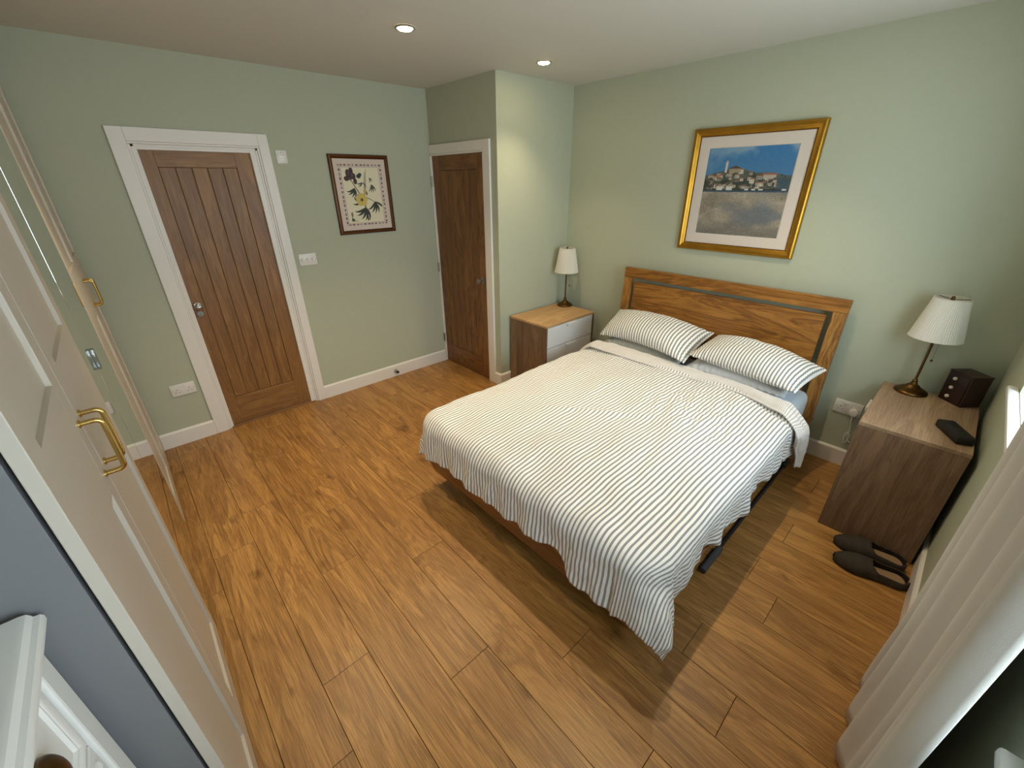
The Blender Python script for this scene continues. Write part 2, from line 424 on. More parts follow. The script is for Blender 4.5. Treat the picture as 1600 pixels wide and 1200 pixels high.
# ------------------------------------------------------------------ doors
def plank_door(root, axis, span, panel, z0, z1, pz0, pz1, depth0, depth1, face, n, mv, mh):
    """axis: 'y' (left wall; faces +x) or 'x' (closet; faces -y). depth1 is the visible face."""
    def bx(name, a0, a1, zz0, zz1, d0, d1, mat, par, bev=.0015):
        if axis == 'y': return box(name, (d0, a0, zz0), (d1, a1, zz1), mat, par, bev)
        return box(name, (a0, d0, zz0), (a1, d1, zz1), mat, par, bev)
    leaf = bx('door_leaf', span[0], span[1], z0, z1, depth0, depth0+(depth1-depth0)*.72, mv, root)
    core = leaf
    def rel(o):
        o.location = Vector(o.location)-Vector(leaf.location); return o
    rel(bx('stile', span[0], panel[0], z0, z1, depth0+(depth1-depth0)*.72, depth1, mv, leaf))
    rel(bx('stile', panel[1], span[1], z0, z1, depth0+(depth1-depth0)*.72, depth1, mv, leaf))
    rel(bx('rail', panel[0], panel[1], z0, pz0, depth0+(depth1-depth0)*.72, depth1, mh, leaf))
    rel(bx('rail', panel[0], panel[1], pz1, z1, depth0+(depth1-depth0)*.72, depth1, mh, leaf))
    w = (panel[1]-panel[0])/n
    for i in range(n):
        rel(bx('plank', panel[0]+i*w+.0022, panel[0]+(i+1)*w-.0022, pz0+.002, pz1-.002,
               depth0+(depth1-depth0)*.72, depth0+(depth1-depth0)*.93, mv, leaf, .003))
    return leaf
d1 = empty('door_1', (0, 0, 0)); struct(d1, 'wide oak plank door in a white frame beside the triple switch')
# lining, stops, architrave
m = MB().box((-T, DY0, 0), (0, DY0+.012, DZ)).box((-T, DY1-.012, 0), (0, DY1, DZ)).box((-T, DY0, DZ-.012), (0, DY1, DZ))
m.build('door_lining', M['white'], d1)
m = MB().box((-.052, DY0+.012, 0), (-.004, DY0+.026, DZ-.012), .002).box((-.052, DY1-.047, 0), (-.004, DY1-.012, DZ-.012), .002).box((-.052, DY0+.026, DZ-.028), (-.004, DY1-.047, DZ-.012), .002)
m.build('door_stop_bead', M['white'], d1)
def architrave(o0, o1, z1, i0, i1, iz, depth, axis, plane, left=True):
    """flat moulding with a stepped inner edge, mitred look"""
    m = MB()
    def b(a0, a1, zz0, zz1, d, bev=.003):
        if axis == 'y': m.box((plane, a0, zz0), (plane+d, a1, zz1), bev)
        else: m.box((a0, plane, zz0), (a1, plane-d, zz1), bev)
    st = .012
    if left: b(o0, i0-st, 0, z1, depth); b(i0-st, i0, 0, iz, depth*.6)
    b(i1+st, o1, 0, z1, depth); b(i1, i1+st, 0, iz, depth*.6)
    b(i0-(st if left else 0), i1+st, iz+st, z1, depth); b(i0-(st if left else 0), i1+st, iz, iz+st, depth*.6)
    return m
architrave(-3.079, -2.222, 2.087, -2.987, -2.298, 2.0, .018, 'y', 0.0).build('architrave', M['white'], d1)
leaf = plank_door(d1, 'y', (DY0+.014, DY1-.014), (-2.885, -2.445), .012, DZ-.014, .24, 1.878, -.075, -.028, 1, 5, M['door'], M['door_h'])
box('threshold', (-.09, DY0+.012, -.002), (.004, DY1-.012, .010), M['door_h'], d1, .003)
def knob(parent, c, axis, sgn, mat, r=.027, n='door_knob'):
    prof = [(.0255, 0), (.0255, .004), (.011, .008), (.010, .022), (.014, .030), (r*.92, .036), (r, .046), (r*.95, .056), (r*.6, .063), (.001, .0645)]
    prof = [(a, b*sgn) for a, b in prof]
    return MB().lathe(prof, c, 24, axis, False).build(n, mat, parent, auto=40)
rl = Vector(leaf.location)
knob(leaf, Vector((-.028, -2.925, .99))-rl, 'x', 1, M['steel'])
e = MB().lathe([(.0225, 0), (.0225, .004), (.020, .006), (.001, .006)], Vector((-.028, -2.925, .935))-rl, 24, 'x', False).build('lock_rose', M['steel'], leaf, auto=30)
MB().box((.006, -.006, -.002), (.014, .006, .002), .001).build('thumb_turn', M['steel'], e, loc=Vector((-.028, -2.925, .935))-rl)
for o in (e,):
    for ch in [x for x in bpy.data.objects if x.parent == o]: pass

d2 = empty('door_2', (0, 0, 0)); struct(d2, 'narrow dark oak plank closet door beside the left bedside chest')
m = MB().box((0, YC, 0), (LX0-.003, YC+.09, DZ)).box((LX1-.012, YC+.001, 0), (LX1, YC+.09, DZ)).box((0, YC+.001, DZ-.008), (LX1, YC+.09, DZ))
m.build('door_lining', M['white'], d2)
m = MB().box((LX1-.012, YC, 0), (LX1+.004, YC-.011, DZ+.002), .003).box((LX1+.004, YC, 0), (.848, YC-.019, 2.077), .004)
m.box((0.001, YC, DZ-.006), (LX1+.004, YC-.011, DZ+.008), .003).box((0.001, YC, DZ+.008), (LX1+.004, YC-.019, 2.077), .004).box((0.001, YC, 0), (LX0, YC-.018, DZ-.006), .003)
m.build('architrave', M['white'], d2)
leaf2 = plank_door(d2, 'x', (LX0+.002, LX1-.014), (.125, .648), .008, DZ-.010, .205, 1.873, YC+.042, YC+.002, -1, 6, M['cdoor'], M['cdoor_h'])
r2 = Vector(leaf2.location)
knob(leaf2, Vector((.692, YC+.002, .976))-r2, 'y', -1, M['steel'], .025)
for z in (1.783, 1.012, .268):
    MB().lathe([(.0065, -.045), (.0065, .045)], (.017, YC-.0205, z), 12).box((.010, YC-.021, z-.045), (.022, YC-.014, z+.045)).build('hinge', M['steel'], d2, auto=40)

# ------------------------------------------------------------------ windows
def window(name, a, b, label):
    w = empty(name, (0, 0, 0)); struct(w, label)
    xg = RX+.20
    m = MB(); fw = .055
    m.box((xg-.03, a, WZ0), (xg+.03, a+fw, WZ1), .004).box((xg-.03, b-fw, WZ0), (xg+.03, b, WZ1), .004)
    m.box((xg-.03, a+fw, WZ0), (xg+.03, b-fw, WZ0+fw), .004).box((xg-.03, a+fw, WZ1-fw), (xg+.03, b-fw, WZ1), .004)
    c = (a+b)/2; m.box((xg-.03, c-.035, WZ0+fw), (xg+.03, c+.035, WZ1-fw), .004)
    m.build('window_frame', M['frame_w'], w)
    for p, q in ((a+fw, c-.035), (c+.035, b-fw)):
        box('pane', (xg-.004, p, WZ0+fw), (xg+.004, q, WZ1-fw), M['glass'], w)
    return w
w1 = window('window_1', *WIN[0], 'bright white window nearest the headboard wall')
w2 = window('window_2', *WIN[1], 'white window beside the camera past the curtain')
def sill(w, y0, y1, a, b):
    MB().box((RX-.035, y0, WZ0-.022), (RX, y1, WZ0), .007).box((RX, a+.001, WZ0-.02), (RX+.17, b-.001, WZ0), .0).build('window_sill', M['white'], w, auto=40)
sill(w1, -1.83, -.625, *WIN[0]); sill(w2, -3.38, -2.47, *WIN[1])

# ------------------------------------------------------------------ downlights (the room's own ceiling spots)
SPOTS = [(1.286, -.761), (1.286, -1.802), (1.286, -2.84), (2.82, -.761), (2.82, -1.802)]
dl_names = {(1.286, -.761): 'lit round recessed ceiling downlight nearer the closet corner', (1.286, -1.802): 'lit round recessed ceiling downlight nearer the camera in front of the door wall'}
first = None
for (x, y) in SPOTS:
    if first is None:
        r = empty('ceiling_downlight', (x, y, H))
        MB().lathe([(.052, -.001), (.052, -.005), (.048, -.008), (.041, -.006), (.039, -.0015)], n=32, caps=False).build('trim_ring', M['steel'], r, auto=50)
        MB().lathe([(.040, -.003), (.034, -.010), (.018, -.014), (.001, -.015)], n=24, caps=False).build('lamp_lens', M['bulb'], r, smooth=True)
        first = r
    else:
        r = copy_obj(first); r.location = (x, y, H)
    vis = dl_names.get((x, y))
    tag(r, vis or {(1.286, -2.84): 'lit round recessed ceiling downlight above the floor by the wardrobe mirror', (2.82, -.761): 'lit round recessed ceiling downlight above the pillows', (2.82, -1.802): 'lit round recessed ceiling downlight above the foot of the bed'}[(x, y)], 'downlight', 'ceiling downlights')
    ld = bpy.data.lights.new('downlight_beam', 'SPOT'); ld.energy = SPOT_W if x < 2 else SPOT_W*.32; ld.color = SPOT_COL
    ld.spot_size = math.radians(100); ld.spot_blend = 1.0; ld.shadow_soft_size = 0.02
    lo = bpy.data.objects.new('downlight_beam', ld); COL.objects.link(lo); lo.location = (0, 0, -.03); lo.parent = r

# ------------------------------------------------------------------ bed
bed = empty('double_bed', (2.46, -1.15, 0), label='oak double bed with open slot headboard and floating base', cat='bed')
BO = Vector((2.46, -1.15, 0))
def bpart(mb, name, mat, auto=None, smooth=False, par=bed, bo=BO):
    mb.v = [(x-bo.x, y-bo.y, z-bo.z) for x, y, z in mb.v]; return mb.build(name, mat, par, smooth=smooth, auto=auto)
# headboard: slightly raked, uprights + top rail + inner panel with slot
def rake(z): return -.085-.045*(1-(z-.1)/1.018)
def hb_piece(x0b, x1b, x0t, x1t, z0, z1, th=.034, dy=0.0):
    y0, y1 = rake(z0)+dy, rake(z1)+dy
    vs = [(x0b, y0, z0), (x1b, y0, z0), (x1b, y0+th, z0), (x0b, y0+th, z0), (x0t, y1, z1), (x1t, y1, z1), (x1t, y1+th, z1), (x0t, y1+th, z1)]
    return MB().add(vs, [(3, 2, 1, 0), (4, 5, 6, 7)]+[(i, (i+1) % 4, 4+(i+1) % 4, 4+i) for i in range(4)])
def bevel_mesh(o, w=.003):
    md = o.modifiers.new('edge', 'BEVEL'); md.width = w; md.segments = 2; md.limit_method = 'ANGLE'
bevel_mesh(bpart(hb_piece(1.640, 1.716, 1.656, 1.732, .02, 1.036), 'headboard_post', M['hb_v']))
bevel_mesh(bpart(hb_piece(3.176, 3.250, 3.163, 3.237, .02, 1.036), 'headboard_post', M['hb_v']))
bevel_mesh(bpart(hb_piece(1.656, 3.237, 1.655, 3.238, 1.037, 1.118), 'headboard_top_rail', M['hb']))
bevel_mesh(bpart(hb_piece(1.757, 3.137, 1.757, 3.133, .24, 1.008, .026, .004), 'headboard_panel', M['hb']))
for x in (1.744, 3.150):
    bpart(MB().box((x-.03, rake(.5)+.012, .30), (x+.03, rake(.5)+.028, .36)), 'panel_cleat', M['sheen'])
# sloping rails
ZT, ZB = .335, .135
X0, X1, Y0F = 1.70, 3.262, -2.225
ins = .05
def slope(p_top, p_bot, th, n):
    """quad board between two top points and two bottom points, thickened along n"""
    a, b = p_top; c, d = p_bot; n = Vector(n)*th
    vs = [Vector(a), Vector(b), Vector(d), Vector(c)]; vs += [v+n for v in vs]
    return MB().add(vs, [(0, 1, 2, 3), (7, 6, 5, 4)]+[(i, 4+i, 4+(i+1) % 4, (i+1) % 4) for i in range(4)])
bevel_mesh(bpart(slope(((X0, Y0F, ZT), (X1, Y0F, ZT)), ((X0+ins, Y0F+ins, ZB), (X1-ins, Y0F+ins, ZB)), .026, (0, 1, 0)), 'foot_rail', M['rail']))
bevel_mesh(bpart(slope(((X0, Y0F+.027, ZT), (X0, -.14, ZT)), ((X0+ins, Y0F+ins+.027, ZB), (X0+ins, -.14, ZB)), .026, (1, 0, 0)), 'side_rail', M['rail_y']))
bevel_mesh(bpart(slope(((X1, Y0F+.027, ZT), (X1, -.14, ZT)), ((X1-ins, Y0F+ins+.027, ZB), (X1-ins, -.14, ZB)), .026, (-1, 0, 0)), 'side_rail', M['rail_y']))
bpart(MB().box((X0+.075, Y0F+.10, .20), (X1-.075, -.16, .245)), 'slat_base', M['sheen'])
for x in (2.0, 2.96):
    for y in (-1.85, -.45):
        bpart(MB().box((x-.04, y-.04, 0), (x+.04, y+.04, .20), .004), 'leg', M['sheen'])
# mattress with fitted sheet
def rbox(a, b, r, seg=4):
    bm = bmesh.new(); bmesh.ops.create_cube(bm, size=1)
    for v in bm.verts: v.co = Vector(((a[0]+b[0])/2+v.co.x*(b[0]-a[0]), (a[1]+b[1])/2+v.co.y*(b[1]-a[1]), (a[2]+b[2])/2+v.co.z*(b[2]-a[2])))
    bmesh.ops.bevel(bm, geom=bm.edges[:], offset=r, segments=seg, affect='EDGES', profile=0.5)
    bm.verts.index_update(); m = MB().add([v.co for v in bm.verts], [[v.index for v in f.verts] for f in bm.faces]); bm.free(); return m
MX0, MX1, MY0, MY1, MZ = 1.735, 3.205, -2.165, -.155, .525
mt = empty('mattress', (2.47, -1.16, .25), label='deep mattress in a pale blue fitted sheet under the duvet', cat='mattress')
bpart(rbox((MX0, MY0, .252), (MX1, MY1, MZ), .055), 'fitted_sheet', M['sheet'], smooth=True, par=mt, bo=Vector((2.47, -1.16, .25)))

# ------------------------------------------------------------------ duvet
def nz(x, y, z=0.0): return noise.noise(Vector((x, y, z)))
def sstep(a, b, x):
    t = min(1, max(0, (x-a)/(b-a))); return t*t*(3-2*t)
DX0, DX1, DYF = 1.772, 3.182, -2.150       # edges where the cloth starts to turn down
DYH = -.60
R = .088
def drop(d):
    """arc past an edge -> (outward, down)"""
    q = R*PI/2
    if d <= 0: return d, 0.0
    if d < q: return R*math.sin(d/R), R*(1-math.cos(d/R))
    e = d-q; return R+e*.06, R+e*.998
def make_duvet():
    # sheet coordinates in metres: s across (0 = left edge), t along (0 = head end)
    Wd = DX1-DX0; Ld = DYH-DYF
    def hangR(t):    # right overhang
        return .275+.018*math.sin(t*7.5+.6)+.010*math.sin(t*17)+.075*sstep(Ld-.26, Ld+.0, t)-.040*math.exp(-((t-(Ld-.36))/.08)**2)
    def hangL(t): return .275+.012*math.sin(t*9)
    def hangF(s):
        return .300+.010*math.sin(s*11+1)+.006*math.sin(s*29)+.058*sstep(Wd-.34, Wd-.24, s)-.022*math.exp(-((s-(Wd-.37))/.05)**2)+.02*sstep(.12, -.05, s)
    NS, NTt = 210, 240; RC = (.05, .06)
    vs, uvs = [], []
    for j in range(NTt+1):
        for i in range(NS+1):
            fi, fj = i/NS, j/NTt
            tcl = min(fj*(Ld+.34), Ld)
            aL, aR = hangL(tcl), hangR(tcl)
            s = -aL+fi*(Wd+aL+aR)
            scl = min(max(s, 0), Wd)
            t = fj*(Ld+hangF(scl))
            sg = -1 if s < Wd/2 else 1
            rc = RC[0] if sg < 0 else RC[1]
            es = (s-Wd if sg > 0 else -s)          # signed distance past the side edge
            et = t-Ld
            x = DX0+scl; y = DYH-min(t, Ld); z = 0.0; nx = ny = 0.0; dn = 0.0
            if es > -rc and et > -rc:
                vx, vy = es+rc, et+rc; r = math.hypot(vx, vy); th = math.atan2(vy, vx)
                d = r-rc
                k = 1-(.26 if sg > 0 else .22)*max(0, math.sin(2*th))**1.5*sstep(0, .15, d)
                o, dn = drop(d*k)
                dep = sstep(.05, .30, dn)
                fold = (.024*math.sin(th*6.4+2.4)+.008*math.sin(th*12+.5))*dep*math.sin(2*th)
                o += fold+(.065*math.sin(2*th) if sg > 0 else .015)*dep
                cx = (DX1-rc if sg > 0 else DX0+rc); cy = DYF+rc
                if d <= 0: o = d
                x = cx+sg*(rc+o)*math.cos(th); y = cy-(rc+o)*math.sin(th); z = -dn
                if sg > 0: x += .055*dep*math.sin(2*th); y += .012*dep*math.sin(2*th)
                nx, ny = sg*math.cos(th), -math.sin(th)
            elif es > 0:
                o, dn = drop(es); wv = sstep(.05, .22, dn)
                wave = (math.sin(t*19+.9*math.sin(t*6))*.012+math.sin(t*41+1)*.006)*wv
                x = (DX1 if sg > 0 else DX0)+sg*(o+wave); z = -dn; nx = sg
            elif et > 0:
                o, dn = drop(et); wv = sstep(.05, .22, dn)
                wave = (math.sin(s*17+1.1*math.sin(s*5))*.009+math.sin(s*45)*.005)*wv-.014*wv*math.exp(-((s-(Wd-.40))/.06)**2)
                y = DYF-(o+wave); z = -dn; ny = -1
            # padding: domed and quilted lumps on top, finer crumples down the sides
            ex = sstep(-.06, .30, min(scl, Wd-scl)); ey = sstep(-.06, .30, Ld-min(t, Ld))
            puff = .036+.030*ex*ey
            on = 1-sstep(.02, .14, dn)
            lump = .014*nz(x*2.3, y*2.3, 3)+.010*nz(x*5.5, y*4.0, 9)
            w2 = .0050*nz(x*13, y*9, 2)+.0030*nz(x*29, y*22, 5)
            cr = math.exp(-(((x-2.84)/.32)**2+((y+1.05)/.34)**2))
            w2 += cr*(.012*nz(x*18+y*7, y*17-x*9, 7)+.006*nz(x*41, y*38, 8))
            q = (x-2.42)*.80+(y+1.52)*.60; al = -(x-2.42)*.60+(y+1.52)*.80
            w2 += .010*math.exp(-(al/.02)**2)*math.exp(-((q-.02)/.26)**2)
            yf_ = -.650-.02*math.sin(s*4+.5)-.11*sstep(1.05, 1.55, s)      # crease in front of the turned back cuff
            w2 -= .020*math.exp(-((y-yf_+.004)/.020)**2)
            z += MZ+puff+(lump+w2)*(.3+.7*on)
            if dn > .02:
                k2 = sstep(.02, .14, dn)
                n1 = (.010*nz(x*9, y*9, z*4)+.006*nz(x*22, y*22, z*12)+.003*nz(x*47, y*47, z*30))*k2
                n1 += .0022*k2*math.sin((s*ny*ny+t*nx*nx)*75+3*nz(s*4, t*4, 6))*sstep(.10, .25, dn)
                x += nx*n1; y += ny*n1
            vs.append((x, y, z)); uvs.append((s, t))
    fs = [(j*(NS+1)+i, j*(NS+1)+i+1, (j+1)*(NS+1)+i+1, (j+1)*(NS+1)+i) for j in range(NTt) for i in range(NS)]
    return vs, fs, uvs
def cloth(name, vs, fs, uvs, mat, parent, origin, thick=.012, offset=-1, flip=False):
    me = bpy.data.meshes.new(name)
    o3 = Vector(origin); me.from_pydata([tuple(Vector(v)-o3) for v in vs], [], [tuple(reversed(f)) for f in fs] if flip else fs); me.update()
    uvl = me.uv_layers.new(name='UVMap')
    li = np.empty(len(me.loops), dtype=np.int32); me.loops.foreach_get('vertex_index', li)
    uvl.data.foreach_set('uv', np.array(uvs, dtype=np.float32)[li].ravel())
    me.polygons.foreach_set('use_smooth', [True]*len(me.polygons)); me.materials.append(mat)
    o = bpy.data.objects.new(name, me); COL.objects.link(o)
    if thick:
        md = o.modifiers.new('thickness', 'SOLIDIFY'); md.thickness = thick; md.offset = offset
    if parent: o.parent = parent
    else: o.location = origin
    return o
dv = empty('duvet', (2.47, -1.4, MZ), label='grey and white striped duvet draped over the bed', cat='duvet')
vs, fs, uvs = make_duvet()
cloth('duvet_cover', vs, fs, uvs, M['duvet'], dv, (2.47, -1.4, MZ), .014, -1, flip=True)
# turned back cuff at the head end, pin striped reverse
def make_cuff():
    vs, uvs = [], []; NS, NV = 150, 22
    Wd = DX1-DX0
    for i in range(NS+1):
        s = -.15+(Wd+.15+.34)*i/NS
        scl = min(max(s, 0), Wd); ds = -s if s < 0 else max(0, s-Wd); sg = -1 if s < 0 else 1
        o, dn = drop(ds)
        # front edge and back edge of the cuff along the bed
        yf = -.645-.02*math.sin(s*4+.5)-.11*sstep(1.05, 1.55, s)+.09*sstep(.1, .3, ds if sg > 0 else 0)
        yb = -.515+.025*math.sin(s*2.6+.2)-.055*sstep(1.0, 1.5, s)
        for j in range(NV+1):
            v = j/NV
            # rounded roll profile
            a = v
            y = yf+(yb-yf)*(v if v < .86 else .86+.14*math.sin((v-.86)/.14*PI/2))
            h = .046*math.sin(min(1, v/.30)*PI/2)**.8*(1.0 if v < .70 else math.cos((v-.70)/.30*PI/2)**.7)+.014
            if v >= .999: h = -.01
            h += .006*nz(s*11, v*5, 1)+.0035*nz(s*27, v*10, 4)
            h += .006
            if v < .02: h = .044
            if ds == 0:
                x, z = DX0+s, MZ+.012+h+.012*nz(s*2.3, y*2.3, 3)
            else:
                x = (DX0 if sg < 0 else DX1)+sg*(o+h*sstep(0, .08, ds)*.9); z = MZ+.012+h*(1-sstep(0, .08, ds))-dn+.012*nz(s*2.3, y*2.3, 3)
                x += sg*.006*math.sin(y*40+s*9)*sstep(.05, .2, ds)
            vs.append((x, y, z)); uvs.append((s, y))
    fs = [(i*(NV+1)+j, (i+1)*(NV+1)+j, (i+1)*(NV+1)+j+1, i*(NV+1)+j+1) for i in range(NS) for j in range(NV)]
    return vs, fs, uvs
vs, fs, uvs = make_cuff()
label_part(cloth('turned_back_cuff', vs, fs, uvs, M['cuff'], dv, (2.47, -1.4, MZ), .010, -1), 'pale pinstriped turned back duvet edge')

# ------------------------------------------------------------------ pillows
def pillow(name, w, d, th, mat, corners, label, group, seed, sag=.0, arch=.0, ear=.035):
    """corners: world positions fl, fr, br, bl of the seam; thickness bulges along the patch normal"""
    fl, fr, br, bl = [Vector(c) for c in corners]
    c0 = (fl+fr+br+bl)/4
    N1, N2 = 64, 44; top, bot, uvs = [], [], []
    nrm = ((fr-fl).cross(bl-fl)).normalized()
    for j in range(N2+1):
        for i in range(N1+1):
            u, v = i/N1*2-1, j/N2*2-1
            # concave edges between pointed corners
            cu = u*(1-ear*(1-v*v)*1.0*(abs(u)**3)); cvv = v*(1-ear*1.5*(1-u*u)*(abs(v)**3))
            a, b = (cu+1)/2, (cvv+1)/2
            p = (fl*(1-a)+fr*a)*(1-b)+(bl*(1-a)+br*a)*b
            prof = (max(0, 1-abs(u)**2.6)**.62)*(max(0, 1-abs(v)**2.4)**.62)
            wr = .010*nz(u*2.2+seed, v*2.2, seed)+.005*nz(u*7+seed, v*5, 2)+.0025*nz(u*16, v*12+seed, 4)
            edge = max(abs(u), abs(v))
            gather = .007*math.sin((u if abs(v) > abs(u) else v)*46+seed)*sstep(.70, .97, edge)
            up = th*.60*prof+wr*prof+gather*(1-prof)
            dn = -th*.40*prof+.5*gather*(1-prof)
            sg = -sag*(1-v)*.5*(u*u)+arch*(1-u*u)*(1-v)*.5
            top.append(p+nrm*(up+sg)); bot.append(p+nrm*(dn+sg-.002)); uvs.append((u*w/2+seed*.003, v*d/2))
    n = N1+1
    fs = [(j*n+i, j*n+i+1, (j+1)*n+i+1, (j+1)*n+i) for j in range(N2) for i in range(N1)]
    k = len(top); fs += [tuple(reversed([q+k for q in f])) for f in fs]
    # stitch rim
    rim = [i for i in range(n)]+[j*n+N1 for j in range(1, N2+1)]+[N2*n+i for i in range(N1-1, -1, -1)]+[j*n for j in range(N2-1, 0, -1)]
    for q in range(len(rim)):
        a, b = rim[q], rim[(q+1) % len(rim)]; fs.append((b, a, a+k, b+k))
    o = cloth(name, top+bot, fs, uvs+uvs, mat, None, tuple(c0), 0)
    return tag(o, label, 'pillow', group)
pillow('pillow', .74, .46, .145, M['under'], [(1.79, -.500, .590), (2.45, -.520, .590), (2.43, -.155, .588), (1.80, -.155, .588)], 'plain grey pillow under the left striped pillow', 'pillows at the headboard', 5)
pillow('pillow', .74, .46, .145, M['under2'], [(2.50, -.510, .592), (3.14, -.545, .592), (3.13, -.165, .588), (2.50, -.155, .588)], 'pale pinstriped pillow under the right striped pillow', 'pillows at the headboard', 9)
pillow('pillow', .76, .48, .20, M['pillow'], [(1.735, -.500, .640), (2.505, -.570, .640), (2.505, -.125, .745), (1.675, -.135, .760)], 'grey and white striped pillow nearest the left bedside lamp', 'pillows at the headboard', 1, sag=.012, arch=.045)
pillow('pillow', .76, .48, .19, M['pillow'], [(2.515, -.530, .690), (3.195, -.600, .668), (3.250, -.210, .705), (2.535, -.130, .735)], 'grey and white striped pillow nearest the wall socket', 'pillows at the headboard', 2, sag=.006, arch=.012)

# rod on the floor under the bed edge
rod = empty('floor_pole', (3.22, -.95, 0), label='dark grey pole with thicker grip ends lying on the floor along the bed', cat='pole')
MB().tube([(0, -.42, .017), (-.004, .62, .017)], .0095, 14).build('shaft', M['rod'], rod, auto=40)
MB().lathe([(.0165, -.62), (.0175, -.615), (.0175, -.42), (.0165, -.415)], (.002, 0, .0178), 18, 'y').build('grip', M['foam'], rod, auto=40)
MB().lathe([(.0165, .61), (.0175, .615), (.0175, .70), (.0165, .705)], (-.004, 0, .0178), 18, 'y').build('grip', M['foam'], rod, auto=40)

# ------------------------------------------------------------------ bedside chests
def bedside(name, x0, x1, y0, y1, z1, front, label, group, mt_top, mt_side, mt_drawer):
    """front: +1 drawers face +x, -1 face -x"""
    c = Vector(((x0+x1)/2, (y0+y1)/2, 0)); r = empty(name, c, label=label, cat='chest', group=group)
    def b(n, a, e, mat, bev=.0015, par=r):
        a, e = Vector(a)-c, Vector(e)-c; return box(n, tuple(a), tuple(e), mat, par, bev)
    th = .018
    b('top_panel', (x0, y0, z1-th), (x1, y1, z1), mt_top)
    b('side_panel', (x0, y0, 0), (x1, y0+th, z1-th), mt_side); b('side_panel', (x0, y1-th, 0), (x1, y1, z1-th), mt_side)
    bx = x0 if front > 0 else x1
    b('back_panel', (bx, y0+th, .03), (bx+front*.008, y1-th, z1-th), mt_side)
    fx = x1-.004 if front > 0 else x0+.004
    b('bottom_panel', (x0+.01, y0+th, .045), (x1-.01, y1-th, .06), mt_side)
    b('plinth', (fx-front*.05, y0+th, 0), (fx-front*.035, y1-th, .045), mt_side)
    dz = [(.055, .255), (.261, .462), (.468, z1-th-.005)]
    for (a, e) in dz:
        d = b('drawer', (fx, y0+th+.003, a), (fx-front*.018, y1-th-.003, e), mt_drawer)
        dc = c+Vector(d.location)
        w = .125; yc = (y0+y1)/2
        m = MB().prism([(fx-.001*front, e-.010), (fx+.016*front, e-.004), (fx+.018*front, e-.008), (fx+.017*front, e-.028), (fx+.013*front, e-.028), (fx+.013*front, e-.013), (fx-.001*front, e-.016)], yc-w/2, yc+w/2, 'y')
        m.v = [tuple(Vector(v)-dc) for v in m.v]; m.build('pull_tab', M['plastic'], d)
    return r
NZ = .677
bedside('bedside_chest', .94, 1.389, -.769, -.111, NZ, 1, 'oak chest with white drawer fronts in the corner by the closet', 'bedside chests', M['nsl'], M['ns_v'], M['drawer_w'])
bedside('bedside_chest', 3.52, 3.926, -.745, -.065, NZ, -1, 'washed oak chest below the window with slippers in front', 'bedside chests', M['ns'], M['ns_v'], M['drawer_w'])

# ------------------------------------------------------------------ lamps
def lamp(loc, label):
    r = empty('table_lamp', loc, label=label, cat='lamp', group='bedside table lamps')
    MB().lathe([(.074, 0), (.076, .006), (.074, .012), (.066, .018), (.058, .022), (.046, .030), (.034, .036), (.028, .045), (.018, .050), (.015, .060), (.012, .066), (.013, .072), (.008, .080)], n=32).build('base', M['bronze'], r, auto=35)
    MB().lathe([(.0062, .075), (.0062, .33), (.011, .335), (.011, .345), (.016, .35), (.016, .40)], n=16).build('stem', M['bronze'], r, auto=35)
    # pleated shade
    n = 132; vs = []; prof = [(.112, .325), (.072, .545)]
    rings = []
    for h in range(7):
        f = h/6
        for k in range(n):
            a = 2*PI*k/n; rad = .112+(.072-.112)*f+(.0011 if k % 2 else -.0011)
            vs.append((rad*math.cos(a), rad*math.sin(a), .325+.22*f))
    fs = [(h*n+k, h*n+(k+1) % n, (h+1)*n+(k+1) % n, (h+1)*n+k) for h in range(6) for k in range(n)]
    sh = MB().add(vs, fs).build('shade', M['shade'], r)
    md = sh.modifiers.new('cloth', 'SOLIDIFY'); md.thickness = .0015
    for rad, z in ((.1125, .327), (.0725, .543)):
        MB().tube([(rad*math.cos(2*PI*k/48), rad*math.sin(2*PI*k/48), z) for k in range(48)], .0022, 6, True).build('trim_band', M['shade'], sh, smooth=True)
    m = MB()
    for k in range(3):
        a = 2*PI*k/3+.4; m.tube([(0, 0, .535), (.07*math.cos(a), .07*math.sin(a), .541)], .0016, 6)
    m.lathe([(.008, .525), (.008, .545), (.005, .553), (.001, .555)], n=14); m.build('shade_carrier', M['bronze'], r, auto=40)
    MB().sphere((0, 0, .44), .028, sc=(1, 1, 1.3)).build('bulb', M['plastic'], r, smooth=True)
    MB().tube([(.026, .02, .39), (.026, .02, .20)], .0007, 5).sphere((.026, .02, .195), .0065, 10, 6).build('pull_chain', M['bronze'], r, smooth=True)
    return r
lamp((1.052, -.142, NZ), 'brass table lamp with white pleated shade on the corner chest')
lamp((3.645, -.139, NZ), 'brass table lamp with white pleated shade beside the dark jewellery box')

# ------------------------------------------------------------------ jewellery box and black case
jb = empty('jewellery_box', (3.84, -.115, NZ), math.radians(-43), 'small dark lacquered jewellery box with three ivory knobs', 'box')
bw, bd, bh = .125, .106, .165
MB().box((-bw/2, -bd/2, .0), (bw/2, bd/2, bh), .003).build('body', M['ebony'], jb)
MB().box((-bw/2-.002, -bd/2-.002, bh), (bw/2+.002, bd/2+.002, bh+.008), .003).build('lid', M['ebony'], jb)
for k in range(3):
    z0 = .010+k*.051
    d = MB().box((-bw/2+.008, -bd/2-.004, z0), (bw/2-.008, -bd/2+.002, z0+.047), .002).build('drawer', M['ebony'], jb)
    MB().sphere((-.012, -bd/2-.010, z0+.024), .0095, 12, 8).build('knob', M['ivory'], d, smooth=True)
bk = empty('black_case', (3.852, -.585, NZ), math.radians(-62), 'plain black oblong case lying on the washed oak chest', 'case')
